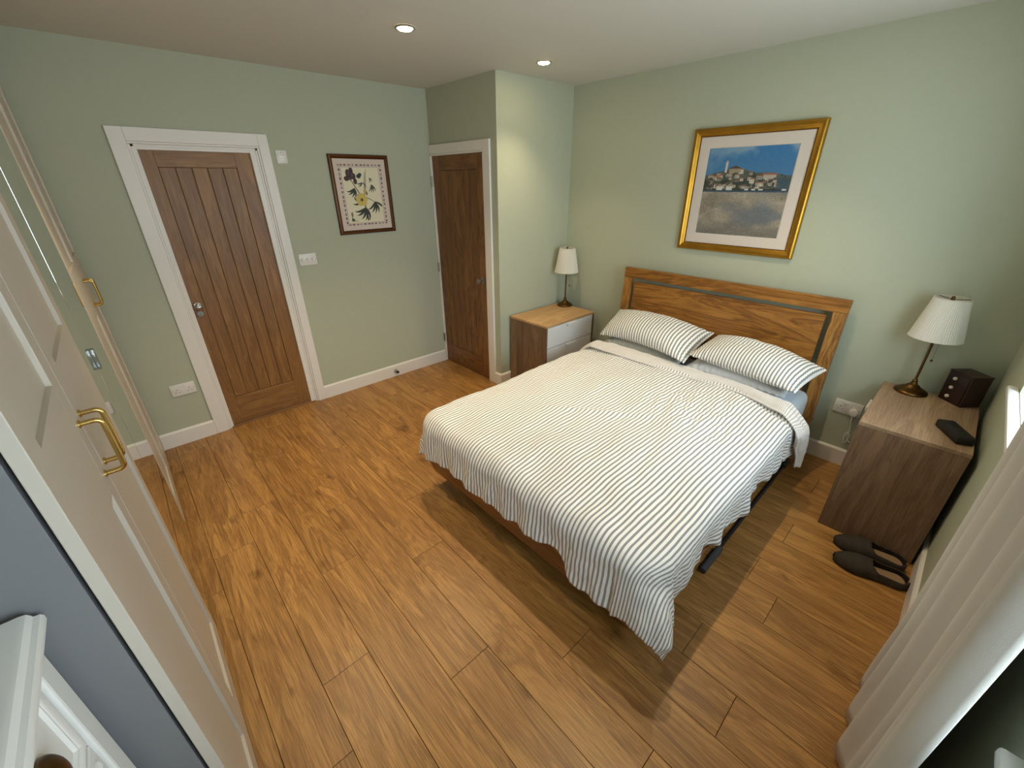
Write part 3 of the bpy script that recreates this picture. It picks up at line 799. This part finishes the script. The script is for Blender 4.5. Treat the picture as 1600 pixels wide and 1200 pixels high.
MB().box((-.090, -.034, 0), (.090, .034, .038), .006).build('shell', M['black'], bk, auto=40)
MB().box((-.0905, -.0345, .0225), (.0905, .0345, .0235), .0).build('seam', M['rubber'], bk)

# ------------------------------------------------------------------ slippers
def slipper(loc, rz, label, mirror=1):
    """toe points along local -x, heel at +x; length 0.29"""
    r = empty('slipper', loc, rz, label, 'slipper', 'felt slippers by the washed oak chest')
    def outline(t, side):     # half width at t (0 toe .. 1 heel)
        w = .054*math.sin(min(1, (t+.005)/.30)*PI/2)**.55 if t < .30 else .054-.010*sstep(.30, .62, t)+.003*sstep(.62, .85, t)
        if t > .86: w *= math.sqrt(max(0, 1-((t-.86)/.145)**2))
        return max(.002, w)
    N = 30; L = .29
    pts = [((i/N-.5)*L, outline(i/N, 1)+.004*mirror*math.sin(i/N*PI)) for i in range(N+1)]+[((i/N-.5)*L, -outline(i/N, -1)+.004*mirror*math.sin(i/N*PI)) for i in range(N, -1, -1)]
    MB().prism(pts, 0, .012).build('sole', M['rubber'], r)
    ins = [(x*.93, y*.86) for x, y in pts]
    MB().prism(ins, .012, .019).build('insole', M['insole'], r)
    # upper: a lofted shell, full arch over the toe, low rim round the heel
    vs, fs = [], []; K = 16
    for i in range(N+1):
        t = i/N; w = outline(t, 1)+.003; x = (t-.5)*L; cy = .004*mirror*math.sin(t*PI)
        ht = .030+.030*math.sin(min(1, t/.42)*PI/2) if t < .55 else .060-.012*sstep(.55, 1, t)
        op = 0.0 if t < .46 else sstep(.46, .60, t)     # opening
        for k in range(K+1):
            a = PI*k/K
            # arch angle squeezed towards the sides where the shoe is open
            if op > 0:
                lim = PI*.5-op*PI*.5*.52
                a = (k/K*2)*lim if k <= K//2 else PI-((K-k)/K*2)*lim
            sy = math.cos(a); sz = math.sin(a)
            vs.append((x, cy+w*(abs(sy)**.7)*(1 if sy >= 0 else -1), .006+ht*(sz**.75)))
    for i in range(N):
        for k in range(K):
            if i/N > .47 and k in (K//2-1, K//2): continue
            fs.append((i*(K+1)+k, i*(K+1)+k+1, (i+1)*(K+1)+k+1, (i+1)*(K+1)+k))
    o = MB().add(vs, fs).build('upper', M['felt'], r, smooth=True)
    md = o.modifiers.new('felt', 'SOLIDIFY'); md.thickness = .005; md.offset = 1
    return r
slipper((3.764, -.822, 0), math.radians(9), 'charcoal felt slipper with tan insole against the chest')
slipper((3.790, -.953, 0), math.radians(12), 'charcoal felt slipper farther from the chest and nearer the curtain', -1)

# ------------------------------------------------------------------ sockets, switches, door stop
def plate(name, wall, a, z, w, h, label, cat):
    rot = {'left': (0, 0, PI/2), 'back': (0, 0, 0)}[wall]
    loc = {'left': (0, a, z), 'back': (a, 0, z)}[wall]
    r = empty(name, loc, 0, label, cat); r.rotation_euler = rot
    MB().box((-w/2, -.009, -h/2), (w/2, 0, h/2), .003).build('face_plate', M['plastic'], r, auto=40)
    return r
def holes(r, cx, cz=0):
    m = MB().box((cx-.002, -.0096, cz+.004), (cx+.002, -.008, cz+.012))
    for s in (-1, 1): m.box((cx+s*.011-.0035, -.0096, cz-.012), (cx+s*.011+.0035, -.008, cz-.0085))
    m.build('pin_holes', M['dark'], r)
def rocker(r, cx, cz): MB().box((cx-.006, -.0125, cz-.009), (cx+.006, -.008, cz+.009), .002).build('rocker_switch', M['plastic'], r)
def screws(r, w, cz=0):
    for s in (-1, 1): MB().lathe([(.003, -.0095), (.001, -.0097)], (s*w, 0, cz), 10, 'y').build('screw', M['steel'], r)
so = plate('double_socket', 'left', -3.181, .425, .148, .088, 'white double socket low on the wall between wardrobe and door', 'socket')
for cx in (-.037, .037): holes(so, cx, -.006); rocker(so, cx*.35, .026)
screws(so, .062)
so = plate('double_socket', 'back', 3.398, .418, .150, .092, 'white double socket beside the headboard with one plug in it', 'socket')
for cx in (-.037, .037): holes(so, cx, -.006); rocker(so, cx*.35, .026)
screws(so, .062)
sw = plate('dimmer_switch', 'left', -2.120, 1.227, .135, .090, 'white triple dimmer switch right of the wide door', 'switch')
for cx in (-.040, 0, .040): MB().lathe([(.0125, -.008), (.0120, -.021), (.010, -.023), (.001, -.0235)], (cx, 0, 0), 18, 'y').build('dial', M['plastic'], sw, auto=40)
screws(sw, .060)
th = plate('wall_control', 'left', -2.148, 1.951, .074, .086, 'small white control plate high beside the door frame', 'switch')
MB().box((-.026, -.0125, -.006), (.026, -.008, .010), .002).build('slide_bar', M['plastic'], th)
MB().box((-.020, -.0135, .000), (.020, -.012, .004), .0).build('indicator_slot', M['steel'], th)
screws(th, .0, .030)
# plug and cable
pg = empty('plug', (3.437, -.010, .402), 0, 'white plug with a tied up cable in the double socket', 'plug')
MB().lathe([(.0255, 0), (.0265, -.006), (.0255, -.020), (.020, -.028), (.001, -.030)], n=20, axis='y', caps=False).build('plug_body', M['plastic'], pg, auto=40)
cab = [(0, -.016, -.022), (.004, -.020, -.06), (.012, -.016, -.10), (.016, -.012, -.135)]
for k in range(34):
    a = k/33*2*PI*3.5; cab.append((.012+.016*math.sin(a)*(.6+.4*math.sin(k)), -.012-.006*math.cos(a*.5), -.185+.042*math.cos(a)))
cab += [(.02, -.012, -.20), (.05, -.012, -.215), (.095, -.012, -.235), (.14, -.012, -.26)]
MB().tube(cab, .0028, 8).build('cable', M['plastic'], pg, smooth=True)
ds_ = empty('door_stop', (.016, -1.512, .058), 0, 'small round door stop on the skirting below the botanical print', 'door stop')
MB().lathe([(.018, 0), (.018, .004), (.011, .010), (.009, .040)], n=18, axis='x').build('post', M['steel'], ds_, auto=40)
MB().lathe([(.0125, .036), (.0135, .040), (.0125, .052), (.001, .054)], n=18, axis='x').build('buffer', M['rubber'], ds_, auto=40)

# ------------------------------------------------------------------ pictures (prints are drawn into vertex colours)
def srgb2lin(a):
    a = np.clip(a/255.0, 0, 1); return np.where(a <= .04045, a/12.92, ((a+.055)/1.055)**2.4)
def print_mesh(name, img, w, h, parent):
    """img: H x W x 3 sRGB 0..255, row 0 at the top; local plane xz facing -y"""
    hh, ww, _ = img.shape
    xs = np.linspace(-w/2, w/2, ww); zs = np.linspace(h/2, -h/2, hh)
    X, Z = np.meshgrid(xs, zs); co = np.stack([X, np.zeros_like(X), Z], -1).reshape(-1, 3)
    idx = np.arange(hh*ww).reshape(hh, ww)
    f = np.stack([idx[:-1, :-1], idx[1:, :-1], idx[1:, 1:], idx[:-1, 1:]], -1).reshape(-1, 4)
    me = bpy.data.meshes.new(name); me.from_pydata(co.tolist(), [], f.tolist()); me.update()
    ca = me.color_attributes.new('print', 'FLOAT_COLOR', 'POINT')
    c = np.ones((hh*ww, 4), np.float32); c[:, :3] = srgb2lin(img.reshape(-1, 3).astype(np.float64))
    ca.data.foreach_set('color', c.ravel()); me.materials.append(M['print'])
    o = bpy.data.objects.new(name, me); COL.objects.link(o); o.parent = parent; return o
rng = np.random.RandomState(3)
def vnoise(h, w, cells, oct_=4, ax=1.0):
    out = np.zeros((h, w)); amp = 1.0; tot = 0
    for k in range(oct_):
        cy, cx = max(2, int(cells*2**k)), max(2, int(cells*ax*2**k)); g = rng.rand(cy+2, cx+2)
        yy = np.linspace(0, cy, h); xx = np.linspace(0, cx, w); y0 = yy.astype(int); x0 = xx.astype(int)
        fy = (yy-y0)[:, None]; fx = (xx-x0)[None]; fy = fy*fy*(3-2*fy); fx = fx*fx*(3-2*fx)
        a = g[y0][:, x0]; b = g[y0][:, x0+1]; c = g[y0+1][:, x0]; d = g[y0+1][:, x0+1]
        out += amp*((a*(1-fx)+b*fx)*(1-fy)+(c*(1-fx)+d*fx)*fy); tot += amp; amp *= .5
    return out/tot
def blend(img, mask, col): img[:] = img*(1-mask[..., None])+np.array(col, float)*mask[..., None]
def town_scene(n=190):
    im = np.zeros((n, n, 3)); Y, X = np.mgrid[0:n, 0:n]/(n-1.0)
    sky = vnoise(n, n, 4, 5, .8)
    t = np.clip(Y/.35, 0, 1)
    im[:] = np.array([58, 118, 172])*(1-t)[..., None]+np.array([70, 122, 165])*t[..., None]
    cl = np.clip((sky-.42)*4.0, 0, .75)*np.clip(1-(Y-.05)/.30, 0, 1)*np.clip(.55+X*.6, 0, 1); blend(im, cl, (172, 184, 194))
    # hill of the old town
    hill = .30-.085*np.exp(-((X-.36)/.24)**2)-.03*np.exp(-((X-.75)/.12)**2)+.02*vnoise(1, n, 16, 2)[0][None, :]
    hm = (Y > hill)*1.0; blend(im, hm, (88, 92, 84))
    nb = vnoise(n, n, 22, 3); blend(im, hm*(nb > .55)*.8, (52, 62, 52))
    def rect(x0, x1, y0, y1, c, a=1.0): blend(im, ((X >= x0) & (X <= x1) & (Y >= y0) & (Y <= y1))*a, c)
    def roof(x0, x1, y0, y1, c):
        xm = (x0+x1)/2; k = np.clip((Y-y0)/(y1-y0), 0, 1)
        blend(im, ((Y >= y0) & (Y <= y1) & (np.abs(X-xm) <= k*(x1-x0)/2))*1.0, c)
    rs = np.random.RandomState(11)
    for i in range(46):
        x = rs.uniform(.0, .86); hy = .30-.085*math.exp(-((x-.36)/.24)**2)
        y = rs.uniform(hy+.02, .44); w = rs.uniform(.03, .075); h = rs.uniform(.02, .045); b = rs.uniform(.75, 1.1)
        rect(x, x+w, y, y+h, tuple(np.array([190, 182, 168])*b)); rect(x, x+w, y-.012, y+.002, tuple(np.array([150, 112, 92])*b))
        for q in range(2): rect(x+w*(.25+.4*q), x+w*(.25+.4*q)+.008, y+h*.35, y+h*.7, (72, 72, 74))
    rect(.245, .275, .165, .27, (196, 192, 188)); roof(.238, .282, .135, .168, (176, 168, 160))      # bell tower
    rect(.30, .43, .225, .275, (152, 138, 118)); roof(.285, .445, .195, .228, (84, 66, 58))
    rect(.70, .84, .30, .345, (176, 166, 152)); rect(.69, .85, .285, .302, (150, 104, 86))
    for i in range(26):
        x = rs.uniform(0, .95); y = rs.uniform(.34, .46); r = rs.uniform(.015, .04)
        blend(im, np.clip(1.4-np.hypot((X-x)/r, (Y-y)/(r*.7)), 0, 1)*.9, (48, 56, 48))
    rect(.86, 1.0, .33, .47, (62, 84, 96), .85)
    rect(0, 1, .452, .478, (44, 50, 52), .75)
    for x in (.18, .30):
        rect(x, x+.075, .425, .468, (206, 204, 198)); roof(x-.01, x+.085, .395, .427, (160, 140, 126))
    for x in (.52, .60, .68, .93): rect(x, x+.045, .455, .466, (205, 205, 205))
    rect(0, 1, .474, .495, (60, 84, 112), .9)
    fld = Y > .488
    g = vnoise(n, n, 10, 5, .6); st = rng.rand(n, n)
    base = np.array([150, 140, 124])*(1-(g-.5)[..., None]*.5)+((st-.5)*46)[..., None]
    base += np.clip(.56-Y, 0, 1)[..., None]*60
    im[fld] = base[fld]
    blue = np.clip((vnoise(n, n, 4, 3, .5)-.5)*4, 0, .7)*fld; blend(im, blue, (96, 106, 120))
    blend(im, np.clip((Y-.80)/.25, 0, .45)*fld, (78, 82, 84))
    return im+(rng.rand(n, n, 1)-.5)*16
def botanical(h=230, w=168):
    im = np.zeros((h, w, 3)); im[:] = (226, 218, 190); Y, X = np.mgrid[0:h, 0:w].astype(float); X /= w-1; Y /= h-1; ar = h/w
    def seg(p, q, r0, r1, c, a=1.0):
        (x0, y0), (x1, y1) = p, q; dx, dy = x1-x0, (y1-y0)*ar; L = dx*dx+dy*dy+1e-9
        t = np.clip(((X-x0)*dx+(Y-y0)*ar*dy)/L, 0, 1)
        d = np.hypot(X-x0-t*dx, (Y-y0)*ar-t*dy); r = r0+(r1-r0)*t; blend(im, np.clip((r-d)/.006+.5, 0, 1)*a, c)
    def leafs(p, ang, L, wd, c):
        n = 10; pts = []
        for i in range(n+1):
            t = i/n; a = ang+.35*t*t; pts.append((p[0]+math.cos(a)*L*t, p[1]+math.sin(a)*L*t/ar, wd*math.sin(PI*(t*.92+.06))))
        for a, b in zip(pts, pts[1:]): seg(a[:2], b[:2], max(.003, a[2]), max(.003, b[2]), c)
    def blob(x, y, rx, ry, c, a=1.0): blend(im, np.clip((1-np.hypot((X-x)/rx, (Y-y)*ar/ry))*7+.5, 0, 1)*a, c)
    G, G2, G3 = (52, 58, 46), (70, 78, 58), (108, 112, 84)
    seg((.55, .95), (.50, .60), .022, .014, G); seg((.52, .62), (.22, .22), .014, .010, G2); seg((.50, .60), (.62, .08), .012, .006, G2)
    seg((.50, .50), (.80, .62), .010, .006, G); seg((.58, .40), (.66, .02), .007, .004, G2)
    for a in (60, 80, 100, 125, 145): leafs((.52, .72), math.radians(a), .34, .030, G)
    for a in (55, 75, 95, 120, 20): leafs((.80, .62), math.radians(a), .30, .026, G)
    for a in (95, 120, 140, 75): leafs((.28, .36), math.radians(a), .24, .024, G)
    for a in (40, 60, 80, 100): leafs((.76, .30), math.radians(a), .20, .016, G2)
    for a in (20, 45, 70): leafs((.72, .18), math.radians(a), .12, .012, G3)
    for a in (150, 200, 240): leafs((.40, .62), math.radians(a), .22, .024, G)
    for a in (150, 120, 40): leafs((.52, .26), math.radians(a), .16, .016, G2)
    P, P2 = (66, 44, 50), (100, 72, 78)                       # iris
    for (x, y, rx, ry) in ((.16, .10, .06, .10), (.25, .06, .055, .09), (.11, .19, .07, .06), (.30, .15, .06, .08), (.21, .16, .07, .07), (.33, .24, .05, .07)): blob(x, y, rx, ry, P)
    for (x, y, rx, ry) in ((.18, .09, .022, .06), (.27, .13, .03, .04), (.20, .20, .05, .03)): blob(x, y, rx, ry, P2, .8)
    blob(.44, .15, .06, .05, (40, 52, 62)); blob(.48, .12, .05, .04, (44, 58, 70))
    for a in range(5):
        t = math.radians(72*a-90); blob(.44+.085*math.cos(t), .575+.085*math.sin(t)/ar, .085, .085, (206, 184, 96)); 
    for a in range(5):
        t = math.radians(72*a-54); blob(.44+.04*math.cos(t), .575+.04*math.sin(t)/ar, .014, .03, (168, 140, 62), .6)
    blob(.44, .575, .035, .035, (84, 50, 36)); blob(.56, .42, .045, .07, (186, 168, 104)); blob(.60, .46, .03, .05, (140, 120, 70))
    seg((.10, .92), (.12, .80), .012, .006, G2); blob(.11, .84, .03, .06, G3, .8); blob(.12, .94, .045, .03, G); seg((.08, .965), (.25, .965), .006, .004, G)
    for k in range(20): seg((.35+k*.018, .93), (.357+k*.018, .93), .0045, .0045, (190, 182, 150), .6)
    return im+(rng.rand(h, w, 1)-.5)*8
def border(wpx, hpx, w, h, band, mount):
    """dashed decorative band drawn on the mount"""
    im = np.zeros((hpx, wpx, 3)); im[:] = mount
    Y, X = np.mgrid[0:hpx, 0:wpx].astype(float); X = (X/(wpx-1)-.5)*w; Y = (Y/(hpx-1)-.5)*h
    d = np.minimum(w/2-np.abs(X), h/2-np.abs(Y))
    ins0, ins1 = band
    m = ((d > ins0) & (d < ins1))
    along = np.where((w/2-np.abs(X)) < (h/2-np.abs(Y)), Y, X)
    q = np.sin(along*190)+.8*np.sin(along*417+1)+.6*np.sin(along*733)
    blend(im, (m & (q > .1))*1.0, (76, 48, 46)); blend(im, ((d > ins1+.006) & (d < ins1+.008))*.5, (120, 96, 90))
    return im
pt = empty('framed_painting', ((2.051+2.842)/2, 0, (1.307+2.094)/2), 0, 'large gold framed town landscape above the headboard', 'picture')
w, h = .791, .787
MB().sweep_frame([(0, 0), (0, .020), (.004, .026), (.012, .030), (.022, .029), (.028, .023), (.032, .024), (.036, .020), (.040, .021), (.046, .016), (.046, .004)], w, h).build('frame', M['gold'], pt, auto=25)
MB().sweep_frame([(.045, .004), (.045, .0155), (.051, .0145), (.052, .004)], w, h).build('inner_lip', M['gold_d'], pt)
MB().box((-w/2+.03, -.006, -h/2+.03), (w/2-.03, -.001, h/2-.03)).build('backing', M['mat_p'], pt)
MB().sweep_frame([(.05, .006), (.05, .0085), (.118, .0085), (.1205, .006)], w, h).build('mount', M['mat_p'], pt)
o = print_mesh('print', town_scene(), .556, .551, pt); o.location = (-.005, -.0072, -.004)
bp_ = empty('botanical_print', (0, (-1.82-1.316)/2, (1.386+1.983)/2), PI/2, 'flower print in a slim dark wooden frame between the doors', 'picture')
w, h = .504, .597
MB().sweep_frame([(0, 0), (0, .016), (.004, .020), (.010, .021)], w, h).build('frame', M['mahog'], bp_, auto=25)
MB().sweep_frame([(.010, .021), (.016, .0235), (.021, .020)], w, h).build('gilt_bead', M['gold_d'], bp_, auto=25)
MB().sweep_frame([(.021, .020), (.030, .014), (.031, .004)], w, h).build('inner_frame', M['mahog'], bp_, auto=25)
MB().box((-w/2+.02, -.006, -h/2+.02), (w/2-.02, -.001, h/2-.02)).build('backing', M['mat_c'], bp_)
o = print_mesh('mount', border(170, 200, w-.06, h-.06, (.038, .050), (214, 198, 186)), w-.06, h-.06, bp_); o.location = (0, -.0075, 0)
o = print_mesh('print', botanical(), .312, .415, bp_); o.location = (-.004, -.0082, -.003)

# ------------------------------------------------------------------ wardrobe
WY = -3.415                       # front plane of the panelled doors
WXE = 2.889
wr = empty('wardrobe', (1.45, -3.7, 0), label='tall cream wardrobe with panelled and mirrored doors and brass handles', cat='wardrobe')
WO = Vector((1.45, -3.7, 0))
WH = 2.36
def wp(name, a, b, mat, bev=.001, par=None, off=None):
    a, b = Vector(a)-WO, Vector(b)-WO; o = box(name, tuple(a), tuple(b), mat, wr, bev); return o
DTH = .020; CY = WY-DTH-.006      # carcass front
wp('side_panel', (WXE-.026, RY+.02, 0), (WXE-.004, CY, WH), M['wcarc'])
wp('side_panel', (.02, RY+.02, 0), (.04, CY, WH), M['wcarc'])
wp('divider', (1.08, RY+.04, .06), (1.10, CY-.02, WH-.02), M['wcarc']); wp('divider', (1.92, RY+.04, .06), (1.94, CY-.02, WH-.02), M['wcarc'])
wp('back_panel', (.04, RY+.02, .05), (WXE-.026, RY+.03, WH), M['wcarc'])
wp('top_panel', (.04, RY+.03, WH-.02), (WXE-.026, CY, WH), M['wcarc'])
wp('bottom_panel', (.04, RY+.03, .06), (WXE-.026, CY, .08), M['wcarc'])
wp('plinth', (.04, CY-.04, 0), (WXE-.03, CY-.02, .06), M['wcarc'])
def shaker(x0, x1, handle, z0=.055, z1=2.345, yf=WY):
    x0 += .0015; x1 -= .0015
    st = .072; rec = .009
    ctr = Vector(((x0+x1)/2, yf, (z0+z1)/2))
    zs = [(z0+.115, 1.166), (1.432, z1-.095)]
    m = MB(); e = .0015
    m.box((x0, yf-DTH, z0), (x0+st, yf, z1), e).box((x1-st, yf-DTH, z0), (x1, yf, z1), e)
    for a, b in ((z0, zs[0][0]), (zs[0][1], zs[1][0]), (zs[1][1], z1)): m.box((x0+st-.001, yf-DTH, a), (x1-st+.001, yf-.0002, b), 0)
    m.v = [tuple(Vector(v)-ctr) for v in m.v]
    d = m.build('wardrobe_door', M['wdoor'], wr, loc=ctr-WO)
    for a, b in zs:
        # recessed panel with a small bead round it
        p = MB().box((x0+st-.002, yf-DTH+.001, a-.002), (x1-st+.002, yf-rec, b+.002))
        p.v = [tuple(Vector(v)-ctr) for v in p.v]; p.build('recessed_panel', M['wdoor'], d)
    if handle:
        hx = handle; zc, hl = 1.262, .064; so_ = .036; r_ = .0055
        pts = [(hx, yf, zc+hl), (hx, yf+so_-.012, zc+hl)]
        for k in range(1, 6):
            a = PI/2*k/5; pts.append((hx, yf+so_-.012+.012*math.sin(a), zc+hl-.012*(1-math.cos(a))))
        pts += [(hx, y, 2*zc-z) for (hx, y, z) in reversed(pts)]
        k = MB().tube(pts, r_, 12)
        for z in (zc-hl, zc+hl): k.lathe([(.0085, 0), (.0085, .003), (.006, .004)], (hx, yf, z), 14, 'y')
        k.v = [tuple(Vector(v)-ctr) for v in k.v]; k.build('handle', M['brass'], d, auto=50)
    return d
shaker(.045, .505, .475); shaker(.505, 1.088, .535)
shaker(1.93, 2.455, 2.425); shaker(2.455, WXE, 2.487)
for x0, x1 in ((1.091, 1.676), (1.678, 1.927)):
    yf = WY-.001; z0, z1 = .05, 2.345
    ctr = Vector(((x0+x1)/2, yf, (z0+z1)/2)); s = Vector(((x1-x0)/2-.0012, 0, (z1-z0)/2))
    d = MB().box((-s.x, -.010, -s.z), (s.x, -.004, s.z)).build('mirror_door', M['wdoor'], wr, loc=ctr-WO)
    MB().box((-s.x+.001, -.004, -s.z+.001), (s.x-.001, 0, s.z-.001), .0008).build('mirror_pane', M['mirror'], d)
wb = MB().box((1.655, WY-.001, 1.192), (1.682, WY+.010, 1.266), .003); wb.v = [tuple(Vector(v)-WO) for v in wb.v]
label_part(wb.build('finger_pull', M['clear'], wr, auto=40), 'clear plastic finger pull between the mirrored doors')

# ------------------------------------------------------------------ chest of drawers by the wardrobe
CX0, CX1, CYF, CZ = 2.897, 3.66, -3.500, 1.234
ch = empty('chest_of_drawers', ((CX0+CX1)/2, (CYF+RY)/2, 0), label='white panelled chest of drawers beside the end of the wardrobe', cat='chest')
CO = Vector(((CX0+CX1)/2, (CYF+RY)/2, 0))
def cp(mb, name, mat, par=ch, auto=None, off=None):
    o3 = CO if off is None else off; mb.v = [tuple(Vector(v)-o3) for v in mb.v]; return mb.build(name, mat, par, auto=auto)
# top with moulded front and side edge
prof = [(0, -.032), (.017, -.032), (.0185, -.028), (.0185, -.020), (.016, -.015), (.010, -.0125), (.0085, -.008), (.006, -.003), (.0, 0)]
m = MB().box((CX0+.007, RY+.032, CZ-.031), (CX1-.007, CYF-.005, CZ-.001))
vs = []
for y in (0,):
    L = [(CX0+.006, p, z) for p, z in prof]
n = len(prof)
vs = [(CX0+.006-p*.35, RY+.03, CZ+z) for p, z in prof]+[(CX0+.006-p*.35, CYF-.004+p, CZ+z) for p, z in prof]+[(CX1-.006+p*.35, CYF-.004+p, CZ+z) for p, z in prof]+[(CX1-.006+p*.35, RY+.03, CZ+z) for p, z in prof]
fs = [(c*n+i, (c+1)*n+i, (c+1)*n+i+1, c*n+i+1) for c in range(3) for i in range(n-1)]
fs += [(n-1, 2*n-1, 3*n-1, 4*n-1), (0, 3*n, 2*n, n)]
m.add(vs, fs); cp(m, 'top_panel', M['chest'], auto=30)
BYF = CYF-.010                    # body front
cp(MB().box((CX0+.012, RY+.035, .06), (CX0+.032, BYF, CZ-.032), .0), 'side_panel', M['chest'])
cp(MB().box((CX1-.032, RY+.035, .06), (CX1-.012, BYF, CZ-.032), .0), 'side_panel', M['chest'])
cp(MB().box((CX0+.032, RY+.035, .06), (CX1-.032, RY+.043, CZ-.032), .0), 'back_panel', M['chest'])
for x in (CX0+.012, CX1-.060): cp(MB().box((x, BYF-.02, 0), (x+.048, BYF+.006, CZ-.032), .004), 'corner_post', M['chest'])
cp(MB().box((CX0+.06, BYF-.03, .04), (CX1-.06, BYF-.002, .12), .002), 'plinth', M['chest'])
zz = [(.13, .385), (.393, .64), (.648, .88), (.888, .997), (1.005, 1.198)]
for a, b in zz:
    x0, x1 = CX0+.063, CX1-.063
    off = Vector(((x0+x1)/2, BYF, (a+b)/2))
    d = MB().box((x0-off.x, -.018, a-off.z), (x1-off.x, 0, b-off.z), .002).build('drawer', M['chest'], ch, loc=off-CO)
    i0 = .020
    fm = MB().sweep_frame([(0, 0), (.0, .003), (.005, .007), (.010, .006), (.014, .003), (.019, .004), (.023, 0)], x1-x0-2*i0, b-a-2*i0)
    fm.v = [(x, -y, z) for x, y, z in fm.v]; fm.build('panel_moulding', M['chest'], d, auto=30)
    for hx in ((x0+.14-off.x, x1-.14-off.x)):
        # cup handle: quarter-dome opening downwards
        hv, hf = [], []; A, B = 14, 8
        for i in range(A+1):
            an = PI*i/A
            for j in range(B+1):
                bn = PI/2*j/B
                hv.append((hx-.042*math.cos(an)*(math.sin(bn)*.25+.75) if False else hx-.042*math.cos(an)*math.cos(bn*.35), .002+.024*math.sin(bn)*math.sin(an)**.6, (.026 if b > 1.1 else .0)-.010+.034*math.cos(bn)*math.sin(an)**.5))
        hf = [(i*(B+1)+j, (i+1)*(B+1)+j, (i+1)*(B+1)+j+1, i*(B+1)+j+1) for i in range(A) for j in range(B)]
        ho = MB().add(hv, hf).build('cup_handle', M['bronze'], d, smooth=True)
        md = ho.modifiers.new('metal', 'SOLIDIFY'); md.thickness = .003

# ------------------------------------------------------------------ curtain
cu = empty('curtain', (3.87, -2.1, 0), label='white full length curtain hanging between the two windows', cat='curtain')
CUO = Vector((3.87, -2.1, 0))
vs, uvs = [], []; NA, NBz = 150, 40
for j in range(NBz+1):
    f = j/NBz; z = .022+(2.26-.022)*f
    for i in range(NA+1):
        u = i/NA
        ya = -1.66+.115*(1-sstep(.0, .28, f)); yb = -2.52-.02*(1-f)
        y = ya+(yb-ya)*u
        ph = u*2*PI*7.0
        x = 3.884+.019*math.sin(ph+.6*math.sin(u*9))+.007*math.sin(u*37+f*2)-.028*sstep(.70, .95, u)
        x += .012*(1-f)*math.sin(u*11+1)
        x = min(x, 3.914)
        vs.append((x, y, z+.006*math.sin(u*23)*(1-f))); uvs.append((u, z))
fs = [(j*(NA+1)+i, (j+1)*(NA+1)+i, (j+1)*(NA+1)+i+1, j*(NA+1)+i+1) for j in range(NBz) for i in range(NA)]
cloth('curtain_cloth', vs, fs, uvs, M['curtain'], cu, tuple(CUO), .003, 0)
pl = empty('curtain_pole', (3.87, -2.1, 2.285), label='brushed steel curtain pole above the windows', cat='pole')
MB().lathe([(.012, -1.70), (.012, 1.58)], n=16, axis='y').build('pole', M['steel'], pl, auto=40)
for y in (-1.72, 1.60): MB().sphere((0, y, 0), .024).build('finial', M['steel'], pl, smooth=True)
for y in (-1.55, 1.45): MB().tube([(.085, y, -.005), (.0, y, -.005)], .008, 10).build('bracket', M['steel'], pl, smooth=True)
